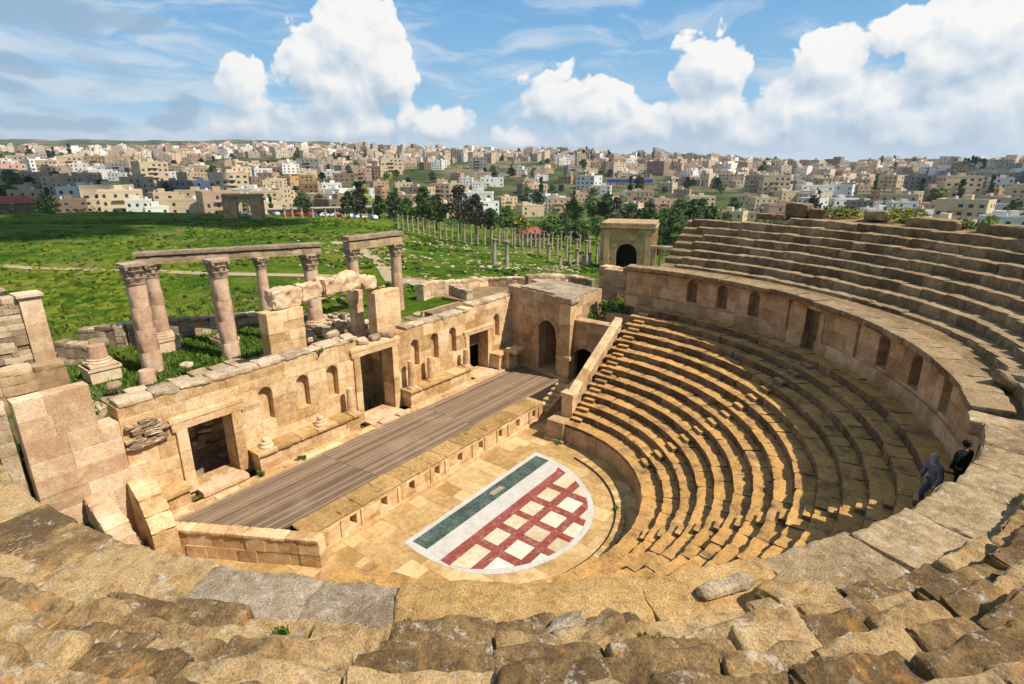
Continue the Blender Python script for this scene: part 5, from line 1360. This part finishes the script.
# the rest of the town, too far to count, with recessed windows in the same mesh
mb = MB(); n = 0; tries = 0; grid = {}
while n < 1900 and tries < 30000:
    tries += 1
    px = rb.uniform(-20, 1045); d = 640 + (rb.random() ** .8) * 1350
    if px > 650: d = 600 + (rb.random()) * 620
    x, y = pt_at(px, d)
    if vnoise(np.array([[x * .006, y * .006, 9.]]), 5)[0] < .30: continue
    k = (int(x // 17), int(y // 17))
    if k in grid: continue
    if d < 830 and not clear(x, y, 9): continue
    grid[k] = 1; n += 1
    W, D, fl = rb.uniform(9, 24), rb.uniform(9, 14), rb.choice([1, 2, 2, 2, 3, 3, 4, 5]); H = fl * 3.1; z = gz(x, y)
    yw = yaw_to_cam(x, y, rb.choice([-.6, -.3, 0, .3, .6]) + rb.uniform(-.1, .1)); ca, sa = math.cos(yw), math.sin(yw); tn = rb.random()
    def tf(p): return (x + p[0] * ca - p[1] * sa, y + p[0] * sa + p[1] * ca, z + p[2])
    def bx(x0, x1, y0, y1, z0, z1, t, mi=0): mb.hexa([tf(p) for p in ((x0, y0, z0), (x1, y0, z0), (x1, y1, z0), (x0, y1, z0), (x0, y0, z1), (x1, y0, z1), (x1, y1, z1), (x0, y1, z1))], t, mi)
    bx(-W / 2, W / 2, -D / 2, D / 2, -6, H, tn); bx(-1.5, 1.5, -1, 2, H, H + 2.4, tn)
    if rb.random() < .5:
        w2 = rb.uniform(.3, .6); o2 = rb.choice([-1, 1]) * W * (1 - w2) / 2; bx(o2 - W * w2 / 2, o2 + W * w2 / 2, -D / 2 + 1.5, D / 2, H, H + 3, tn)
    if rb.random() < .3: bx(W / 4, W / 4 + 1.2, 0, 1.2, H, H + 1.4, .86)
    for f in range(fl):
        nx = int(W / 3.4)
        for i in range(nx):
            if rb.random() < .42: continue
            c = -W / 2 + (i + .5) * W / nx + rb.uniform(-.4, .4); ww = rb.uniform(.4, .85); bx(c - ww, c + ww, -D / 2 - .05, -D / 2 + .1, f * 3.1 + 1, f * 3.1 + 2.4, .4, 1)
struct(mb.build('distant_town', [M_TOWN, M_WIN], recalc=False), 'stuff')

# parked cars
M_CARS = {k: flat('car_paint_' + k, c, .3, .05, 1, 0, .5) for k, c in (('white', (.75, .75, .75)), ('silver', (.42, .43, .45)), ('blue', (.05, .09, .28)), ('red', (.35, .03, .02)))}
M_TYRE = flat('tyre', (.02, .02, .02), .9)
def car(col):
    t = thing('parked_car', '', 'car'); b = MB()
    P = [(-2.1, .35), (2.1, .35), (2.15, .75), (1.2, .92), (.55, 1.42), (-1.1, 1.42), (-1.8, .95), (-2.15, .85)]
    V = [(x, -.82, z) for x, z in P] + [(x, .82, z) for x, z in P]; n = len(P)
    b.add(V, [tuple(range(n)), tuple(range(n, 2 * n))] + [(i, (i + 1) % n, n + (i + 1) % n, n + i) for i in range(n)]); b.build('body', M_CARS[col]).parent = t
    g_ = MB(); g_.box(-1.2, .6, -.84, .84, .98, 1.34); g_.build('side_windows', M_WIN).parent = t
    for x in (-1.3, 1.35):
        for y in (-.8, .8):
            w = MB(); w.tube([(x, y - .1, .32), (x, y + .1, .32)], .32, 12); w.build('wheel', M_TYRE).parent = t
    return t
cars = {c: None for c in M_CARS}
rc = random.Random(8)
for i in range(22):
    c = rc.choice(list(M_CARS)); 
    x, y = pt_at(268 + (i % 11) * 11.5 + rc.uniform(-2, 2), 226 + (i // 11) * 12)
    if cars[c] is None: o = cars[c] = car(c)
    else: o = dup(cars[c])
    o.location = (x, y, gz(x, y) + .05); o.rotation_euler = (0, 0, yaw_to_cam(x, y, .3 + rc.uniform(-.15, .15) + (PI / 2 if i % 3 else 0)))
    o['label'] = f'small {c} car parked in the distant car park'; o['group'] = f'{c} cars in the distant car park'

# ------------------------------------------------------------------ trees
tr_ = random.Random(55)
def T(px, d, h, w, kind, label, group=None, **k):
    x, y = pt_at(px, d); return tree('tree', label, x, y, h, w, kind, group, tr_, **k)
for i, (px, d, h, w, kd, lb) in enumerate((
    (430, 185, 13, 8, 'dark', 'dark tree at the left of the grove behind the colonnade'), (441, 190, 11, 8, 'dark', 'dark bushy tree second from the left behind the colonnade'), (463, 188, 14.5, 11, 'brown', 'broad bare brownish tree behind the colonnade'), (478, 192, 13, 9, 'brown', 'brown grey leafless looking tree in the grove behind the colonnade'),
    (492, 196, 9, 7, 'dark', 'small dark tree right of the brown trees'), (507, 215, 10, 9, 'mid', 'mid green tree behind the right part of the colonnade'), (402, 205, 10, 7, 'dark', 'dark tree left of the colonnade grove'), (388, 230, 9, 7, 'dark', 'dark tree beside the car park end'), (371, 218, 13, 6, 'brown', 'tall bare tree beside the car park'),
    (414, 228, 9, 9, 'mid', 'green tree on the slope above the grove'), (360, 215, 9, 6, 'dark', 'dark green tree at the car park corner'), (318, 240, 8, 6, 'dark', 'dark tree in front of the shop row'), (548, 168, 7, 7, 'mid', 'round green tree behind the red kiosk'), (560, 175, 8, 8, 'dark', 'dark round tree left of the arched gate'), (575, 162, 6.5, 7, 'dark', 'dark low tree next to the arched gate'),
    (520, 185, 7, 7, 'yellow', 'yellow green tree above the colonnade'), (592, 205, 8, 9, 'mid', 'mid green tree above the arched gate on the left'), (610, 230, 9, 9, 'dark', 'dark tree on the slope over the arched gate'),
    (650, 150, 10, 9, 'dark', 'dark tree right behind the arched gate'), (665, 140, 11, 9, 'dark', 'tall dark tree beside the left end of the top seats'), (680, 150, 13, 9, 'dark', 'tallest dark tree in the clump at the left end of the top seats'), (697, 160, 13, 10, 'dark', 'broad dark tree at the right of the clump by the top seats'), (640, 190, 12, 10, 'dark', 'dark tree at the left of the clump behind the arched gate'), (668, 185, 14, 10, 'dark', 'dark tree at the back of the clump behind the arched gate'), (688, 200, 15, 11, 'dark', 'dark crowned tree highest on the slope behind the clump'), (655, 215, 12, 10, 'mid', 'mid green tree behind the dark clump'), (712, 185, 11, 8, 'dark', 'dark tree over the square block on the top row'),
    (760, 200, 9, 7, 'dark', 'dark shrubby tree over the middle of the top seats'), (742, 215, 9, 8, 'mid', 'green tree left of the middle of the top seats'), (80, 300, 10, 10, 'dark', 'dark tree right of the red roofed hall'), (830, 240, 9, 3.5, 'cypress', 'dark narrow cypress over the top seats'), (872, 250, 7, 9, 'yellow', 'yellow green tree left of the grey house'))):
    T(px, d, h, w, kd, lb, None, clumps=44, per=30, leaf=.5)
tp_ = {}
n = 0; tries = 0
while n < 280 and tries < 6000:
    tries += 1
    px = tr_.uniform(-10, 1035); d = 265 + 1000 * tr_.random() ** 1.6
    if (px > 640 and d < 300) or (px < 240 and d < 345): continue
    x, y = pt_at(px, d)
    if not clear(x, y, 2): continue
    kd = tr_.choice(['dark', 'dark', 'dark', 'mid', 'mid', 'yellow', 'cypress', 'brown'])
    zn = next(nm for l, nm in ZONE if px < l)
    lb = {'dark': 'dark round tree', 'mid': 'mid green tree', 'yellow': 'yellow green tree', 'cypress': 'dark narrow cypress', 'brown': 'bare brownish tree'}[kd] + ' among the houses ' + zn
    gp = lb.replace('tree', 'trees').replace('cypress', 'cypresses')
    if kd not in tp_:
        h = 9 if kd != 'cypress' else 12; tp_[kd] = tree('tree' if kd != 'cypress' else 'cypress_tree', lb, 0, 0, h, 8 if kd != 'cypress' else 3, kd, gp, tr_, z=0, clumps=30, per=16, leaf=.75); o = tp_[kd]
    else: o = dup(tp_[kd])
    s = tr_.uniform(.7, 1.5); o.location = (x, y, gz(x, y) - .2); o.scale = (s, s, s * tr_.uniform(.85, 1.2)); o.rotation_euler = (0, 0, tr_.uniform(0, 6.3)); o['label'] = lb; o['group'] = gp; n += 1
for lo, hi, dd, cnt, wh in ((560, 655, 1150, 22, 'on the ridge above the town centre'), (860, 960, 900, 14, 'on the right hand ridge'), (350, 420, 1000, 10, 'on the ridge left of the town centre'), (20, 130, 1250, 10, 'on the far left ridge')):
    for i in range(cnt):
        x, y = pt_at(tr_.uniform(lo, hi), dd * tr_.uniform(.85, 1.1)); kd = tr_.choice(['dark', 'dark', 'cypress']); o = dup(tp_[kd]); s_ = tr_.uniform(1.2, 2.0)
        o.location = (x, y, gz(x, y) - .3); o.scale = (s_, s_, s_); o['label'] = ('dark tree ' if kd == 'dark' else 'tall dark cypress ') + wh; o['group'] = ('dark trees ' if kd == 'dark' else 'tall cypresses ') + wh
# scrub and far woods on the hills
mb = MB(); r = random.Random(14)
for i in range(2000):
    px = r.uniform(-20, 1045); d = r.uniform(255, 420) if r.random() < .45 else r.uniform(420, 1700)
    x, y = pt_at(px, d)
    if d < 800 and not clear(x, y, 0): continue
    if (px > 640 and d < 300) or (px < 240 and d < 330): continue
    s = r.uniform(2, 5) * (1 + d / 1500); z = gz(x, y)
    leaves(mb, (x, y, z + s * .3), (s, s, s * .5), 22, .35 + d * .0009, r, tint=.2 + .5 * r.random())
struct(mb.build('hillside_scrub', M_LEAF, recalc=False), 'stuff')

# ------------------------------------------------------------------ clouds overhead that throw their shadow on the meadow and the far hill
SV = Vector((math.cos(SUN_EL) * math.cos(SUN_AZ), math.cos(SUN_EL) * math.sin(SUN_AZ), math.sin(SUN_EL)))
def cloud_over(px, d, rx, ry, hgt, seed):
    x, y = pt_at(px, d); k = hgt / SV.z; c = Vector((x, y, 0)) + SV * k
    mb = MB(); r = random.Random(seed)
    for i in range(16):
        a = r.uniform(0, 6.3); q = r.random() ** .5; s = r.uniform(.3, .5) * min(rx, ry)
        p = c + RT * (rx * q * math.cos(a)) + FW * (ry * q * math.sin(a))
        rblock(mb, Matrix.Translation(p), (s * 2, s * 2, s * 1.2), s * .16, s * .6, s * .22, seed * 50 + i, .5, 2.5 / s)
    struct(mb.build('cloud', M_CLOUD, recalc=False))
M_CLOUD = flat('cloud', (.85, .85, .86), 1.0, .05, .01)
cloud_over(40, 190, 62, 46, 520, 1)
cloud_over(20, 480, 90, 90, 560, 2)
cloud_over(1010, 820, 110, 120, 560, 3)

# ------------------------------------------------------------------ air
mb = MB(); c = CAM; R_ = Matrix.Translation((c.x, c.y, 0)) @ Matrix.Rotation(math.atan2(FW.y, FW.x), 4, 'Z')
hz = bpy.data.materials.new('air'); hz.use_nodes = True; hz.node_tree.nodes.clear(); gh = G(hz.node_tree); ho = gh.n('ShaderNodeOutputMaterial'); hv = gh.n('ShaderNodeVolumePrincipled', None, Color=(.80, .88, 1.0, 1), Density=.000075, Anisotropy=.2); hz.node_tree.links.new(hv.outputs[0], ho.inputs['Volume'])
mb.hexa([tuple(R_ @ Vector(p)) for p in [(-6600, -6600, -60), (6600, -6600, -60), (6600, 6600, -60), (-6600, 6600, -60), (-6600, -6600, 240), (6600, -6600, 240), (6600, 6600, 240), (-6600, 6600, 240)]])
struct(mb.build('haze', hz), 'stuff')

# ------------------------------------------------------------------ people
def skin(name, verts, edges, mat, parent=None, sub=2):
    me = bpy.data.meshes.new(name); me.from_pydata([v[:3] for v in verts], edges, []); me.materials.append(mat)
    o = bpy.data.objects.new(name, me); COL.objects.link(o)
    m = o.modifiers.new('skin', 'SKIN'); m.use_smooth_shade = True
    for i, v in enumerate(verts):
        sv = me.skin_vertices[0].data[i]; sv.radius = (v[3], v[4] if len(v) > 4 else v[3]); sv.use_root = (i == 0)
    o.modifiers.new('sub', 'SUBSURF').levels = sub; o.modifiers['sub'].render_levels = sub
    if parent: o.parent = parent
    return o
M_SKIN = flat('skin', (.42, .25, .17), .6, .05); M_BLACK = flat('black_cloth', (.014, .014, .016), .9, .2, 20); M_DENIM = flat('denim', (.05, .07, .11), .9, .2, 30); M_SCARF = flat('grey_blue_scarf', (.30, .32, .37), .9, .2, 20); M_COATB = flat('grey_blue_coat', (.12, .135, .18), .9, .2, 20); M_HAIR = flat('dark_hair', (.015, .011, .009), .6, .2, 30); M_SHOE = flat('shoe', (.03, .025, .02), .7)
def person(label, loc, yaw, lean, step, coat, legs, hair, scarf):
    t = thing('person', label, 'person', loc)
    L = lean
    hip, ch, nk, hd = (0, L * .02, .93), (0, L * .14, 1.25), (0, L * .21, 1.47), (0, L * .27, 1.63)
    body = [(*hip, .14, .11), (0, L * .07, 1.08, .125, .10), (*ch, .16, .11), (0, L * .19, 1.39, .10, .08), (*nk, .055, .055), (0, L * .25, 1.55, .075, .08), (0, L * .27, 1.66, .085, .095), (0, L * .27, 1.73, .06, .065),
            (.09, 0, .86, .085), (.10, .04 + step, .49, .06), (.10, step * .75, .09, .042), (.11, step * .75 + .16, .035, .035, .03),
            (-.09, 0, .86, .085), (-.10, -.02 - step * .5, .49, .06), (-.10, -step - .05, .09, .042), (-.11, -step + .10, .035, .035, .03),
            (.19, L * .18, 1.37, .06), (.25, L * .15 + .03, 1.10, .045), (.22, L * .15 + .17, .88, .032), (.215, L * .15 + .22, .79, .034, .02),
            (-.19, L * .18, 1.37, .06), (-.25, L * .15 - .02, 1.10, .045), (-.24, L * .15 + .1, .86, .032), (-.235, L * .15 + .15, .77, .034, .02)]
    E = [(0, 1), (1, 2), (2, 3), (3, 4), (4, 5), (5, 6), (6, 7), (0, 8), (8, 9), (9, 10), (10, 11), (0, 12), (12, 13), (13, 14), (14, 15), (3, 16), (16, 17), (17, 18), (18, 19), (3, 20), (20, 21), (21, 22), (22, 23)]
    skin('body', body, E, M_SKIN, t)
    g = .022
    jk = [(0, L * .02, .84, .175, .14), (0, L * .07, 1.08, .15 + g, .10 + g), (*ch, .17 + g, .11 + g), (0, L * .19, 1.40, .11 + g, .085 + g), (.20, L * .18, 1.37, .065 + g), (.255, L * .15 + .03, 1.10, .05 + g), (.225, L * .15 + .16, .90, .036 + g), (-.20, L * .18, 1.37, .065 + g), (-.255, L * .15 - .02, 1.10, .05 + g), (-.242, L * .15 + .09, .88, .036 + g), (0, L * .205, 1.48, .075, .075)]
    skin('jacket', jk, [(0, 1), (1, 2), (2, 3), (3, 4), (4, 5), (5, 6), (3, 7), (7, 8), (8, 9), (3, 10)], coat, t)
    tr = [(0, L * .02, .93, .155, .125), (.09, 0, .84, .10), (.10, .04 + step, .49, .078), (.10, step * .75, .12, .06), (-.09, 0, .84, .10), (-.10, -.02 - step * .5, .49, .078), (-.10, -step - .05, .12, .06)]
    skin('trousers', tr, [(0, 1), (1, 2), (2, 3), (0, 4), (4, 5), (5, 6)], legs, t)
    for sx, yy in ((1, step * .75), (-1, -step - .05)):
        s = MB(); rblock(s, Matrix.Translation((sx * .105, yy + .06, .045)), (.105, .28, .09), .03, .04, .004, 3, .5); s.build('shoe', M_SHOE).parent = t
    if scarf: skin('headscarf', [(0, L * .21, 1.44, .10, .09), (0, L * .235, 1.54, .10, .105), (0, L * .255 - .02, 1.65, .105, .115), (0, L * .26 - .01, 1.75, .07, .08), (0, L * .2 - .08, 1.36, .10, .05)], [(0, 1), (1, 2), (2, 3), (0, 4)], M_SCARF, t)
    else: skin('hair', [(0, L * .25 - .04, 1.55, .095, .085), (0, L * .26 - .03, 1.64, .115, .115), (0, L * .265 - .022, 1.70, .115, .125), (0, L * .27 - .008, 1.77, .08, .09)], [(0, 1), (1, 2), (2, 3)], M_HAIR, t)
    f = MB()
    for sx in (-.033, .033): f.lathe([(.006, -.01), (.011, 0), (.006, .01)], (sx, L * .27 + .088, 1.655), 8)
    rblock(f, Matrix.Translation((0, L * .27 + .097, 1.625)), (.026, .03, .045), .015, .012, .001, 2); f.build('face', M_SKIN).parent = t
    t.rotation_euler = (0, 0, yaw)
    return t
person('man in a black jacket standing with his back turned beside the top lower seats', (16.45, .7, 6.27), rad(48), .25, .06, M_BLACK, M_BLACK, True, False)
person('woman in grey blue headscarf and jacket stepping down beside the man in black', (15.95, .25, 5.95), rad(130), .9, .22, M_COATB, M_DENIM, False, True)

# ------------------------------------------------------------------ sky, sun, camera
w = bpy.data.worlds.new('World'); SC.world = w; w.use_nodes = True
nt = w.node_tree; nt.nodes.clear(); g = G(nt)
STR = .10
sky = g.n('ShaderNodeTexSky', {'sky_type': 'NISHITA', 'sun_disc': False, 'sun_elevation': SUN_EL, 'sun_rotation': PI / 2 - SUN_AZ, 'altitude': 600, 'air_density': 1.0, 'dust_density': .6, 'ozone_density': 1.6})
D = g.n('ShaderNodeTexCoord').outputs['Generated']
D = g.vm('NORMALIZE', D)
fx = g.vm('DOT_PRODUCT', D, tuple(RT), out=1); fy = g.vm('DOT_PRODUCT', D, tuple(FW), out=1)
az = g.m('ARCTAN2', fx, fy); el = g.m('ARCSINE', g.n('ShaderNodeSeparateXYZ', None, i0=D).outputs[2])
P0 = g.n('ShaderNodeCombineXYZ', None, i0=az, i1=el, i2=0.0).outputs[0]
def azel(px, py):
    u, v = px - 512, 342 - py
    a = math.atan2(u, F_PX * math.cos(PITCH) + v * math.sin(PITCH)); h = math.hypot(u, F_PX * math.cos(PITCH) + v * math.sin(PITCH))
    return a, math.atan2(-F_PX * math.sin(PITCH) + v * math.cos(PITCH), h)
wn = g.n('ShaderNodeTexNoise', None, Vector=P0, Scale=9.0, Detail=3, Roughness=.5).outputs['Color']
P = g.vm('ADD', P0, g.vm('MULTIPLY', g.vm('SUBTRACT', wn, (.5, .5, .5)), (.05, .035, 0)))
BL = [(352, 38, 60, 52), (338, 88, 68, 46), (388, 72, 38, 40), (312, 62, 34, 34), (246, 92, 30, 40), (244, 125, 44, 26), (405, 118, 16, 24), (440, 124, 48, 20), (350, 126, 90, 28), (556, 100, 44, 40), (600, 110, 56, 36), (714, 68, 44, 40), (712, 110, 66, 36), (640, 122, 50, 26), (826, 62, 40, 34), (800, 110, 66, 40), (880, 104, 60, 44), (905, 34, 36, 30), (955, 55, 62, 48), (1000, 20, 66, 48), (990, 100, 80, 52), (520, 138, 50, 18), (610, 134, 80, 22), (760, 132, 110, 28), (930, 130, 120, 34)]
BD = [(45, 12, 75, 20), (130, 20, 40, 12), (20, 69, 32, 9), (12, 91, 20, 7), (186, 106, 20, 15), (55, 124, 75, 9), (170, 122, 30, 8)]
def field(Pv, L=None):
    f = None
    for (px, py, rx, ry) in (L or BL):
        a, e = azel(px, py); sx = rx / 600.0; sy = ry / 585.0
        l = g.vm('LENGTH', g.vm('MULTIPLY', g.vm('SUBTRACT', Pv, (a, e, 0)), (1 / sx, 1 / sy, 0)), out=1)
        v = g.m('SUBTRACT', 1.0, l)
        f = v if f is None else g.m('SMOOTH_MAX', f, v, .18)
    return f
def puff(Pv):
    n = g.noise(Pv, 12, 10, .62)
    v = g.n('ShaderNodeTexVoronoi', {'feature': 'SMOOTH_F1', 'voronoi_dimensions': '2D'}, Vector=Pv, Scale=26.0, Smoothness=.8, Detail=2.0, Roughness=.5).outputs[0]
    return g.m('SUBTRACT', g.m('MULTIPLY', g.m('SUBTRACT', n, .5), 1.55), g.m('MULTIPLY', g.m('SUBTRACT', v, .42), .55))
F0 = g.m('MULTIPLY', field(P), 1.15); p0 = puff(P)
d0 = g.m('ADD', F0, p0)
alpha = g.step(d0, .03, g.m('ADD', .19, g.m('MULTIPLY', g.step(el, .16, .02), .35)))
F1 = g.m('MULTIPLY', field(g.vm('ADD', P, (.014, .032, 0))), 1.15)
p1 = puff(g.vm('ADD', P, (.007, .014, 0)))
lit = g.m('ADD', g.m('MULTIPLY', g.m('SUBTRACT', F0, F1), .80), g.m('MULTIPLY', g.m('SUBTRACT', p0, p1), .75))
hgt = g.m('MULTIPLY', g.m('MINIMUM', g.m('SUBTRACT', el, .12), .06), 2.6)
sh = g.m('ADD', g.m('ADD', .53, lit), hgt, clamp=True)
cloud = g.ramp(sh, [(.0, (.44, .56, .69)), (.3, (.60, .70, .80)), (.6, (.78, .835, .885)), (.95, (.99, .975, .95))])
# wide thin layer: streaks high up, haze bank near the horizon
sv = g.n('ShaderNodeMapping', None, Vector=P, Scale=(1, 4.5, 1), Rotation=(0, 0, .25)).outputs[0]
ci = g.noise(sv, 4.5, 8, .62, .8)
thin = g.m('MULTIPLY', g.step(g.m('ADD', ci, g.m('MULTIPLY', g.step(az, -.15, -.6), .10)), .46, .70), .8)
thin = g.m('MAXIMUM', thin, g.m('MULTIPLY', g.step(el, .10, -.01), .62))
leftw = g.step(az, -.25, -.75)
dk = g.noise(g.n('ShaderNodeMapping', None, Vector=P, Scale=(1, 2.4, 1)).outputs[0], 7.0, 8, .6, .5)
darkc = g.m('MULTIPLY', g.step(g.m('ADD', dk, g.m('MULTIPLY', leftw, .12)), .60, .72), g.m('ADD', .15, g.m('MULTIPLY', leftw, .75)))
dk2 = g.step(g.m('ADD', field(P, BD), g.m('MULTIPLY', p0, .8)), -.05, .45)
darkc = g.m('MAXIMUM', g.m('MULTIPLY', darkc, .6), g.m('MULTIPLY', dk2, .85))
skyc = g.n('ShaderNodeVectorMath', {'operation': 'SCALE'}, i0=sky.outputs[0]); skyc.inputs['Scale'].default_value = STR
base = g.mix(.7, skyc.outputs[0], g.ramp(el, [(.0, (.58, .74, .86)), (.10, (.31, .62, .90)), (.25, (.17, .48, .86)), (.5, (.10, .34, .70)), (1, (.08, .24, .58))]))
c1 = g.mix(thin, base, (.68, .77, .85, 1))
c2 = g.mix(g.m('MULTIPLY', darkc, .9), c1, (.34, .48, .64, 1))
c3 = g.mix(alpha, c2, cloud)
low = g.m('MULTIPLY', g.step(el, .065, -.01), .75)
c3 = g.mix(low, c3, g.mix(g.step(g.noise(P, 4, 5), .35, .65), (.46, .57, .69, 1), (.72, .79, .85, 1)))
bg = g.n('ShaderNodeBackground', None, Color=c3, Strength=.74); out = g.n('ShaderNodeOutputWorld')
nt.links.new(bg.outputs[0], out.inputs[0])
w.cycles.sampling_method = 'MANUAL'; w.cycles.sample_map_resolution = 512

sun = bpy.data.lights.new('sun', 'SUN'); sun.energy = 5.0; sun.angle = rad(.53); sun.color = (1, .93, .82)
so = bpy.data.objects.new('sun', sun); COL.objects.link(so)
S = Vector((math.cos(SUN_EL) * math.cos(SUN_AZ), math.cos(SUN_EL) * math.sin(SUN_AZ), math.sin(SUN_EL)))
so.rotation_euler = S.to_track_quat('Z', 'Y').to_euler(); so.location = (60, 10, 80)

cd = bpy.data.cameras.new('camera'); cam = bpy.data.objects.new('camera', cd); COL.objects.link(cam)
cd.sensor_width = 36; cd.lens = F_PX * 36 / 1024; cd.clip_start = .1; cd.clip_end = 12000
up0 = FW * math.sin(PITCH) + Vector((0, 0, math.cos(PITCH)))
f0 = FW * math.cos(PITCH) - Vector((0, 0, math.sin(PITCH)))
cx = RT * math.cos(ROLL) + up0 * math.sin(ROLL); cy = up0 * math.cos(ROLL) - RT * math.sin(ROLL)
mw = Matrix((( cx.x, cy.x, -f0.x, CAM.x), (cx.y, cy.y, -f0.y, CAM.y), (cx.z, cy.z, -f0.z, CAM.z), (0, 0, 0, 1)))
cam.matrix_world = mw
SC.camera = cam
SC.view_settings.view_transform = 'Standard'; SC.view_settings.look = 'None'; SC.view_settings.gamma = 1; SC.view_settings.exposure = 0.42
SC.cycles.use_denoising = True
SC.cycles.max_bounces = 5; SC.cycles.diffuse_bounces = 3; SC.cycles.use_adaptive_sampling = True; SC.cycles.adaptive_threshold = .025
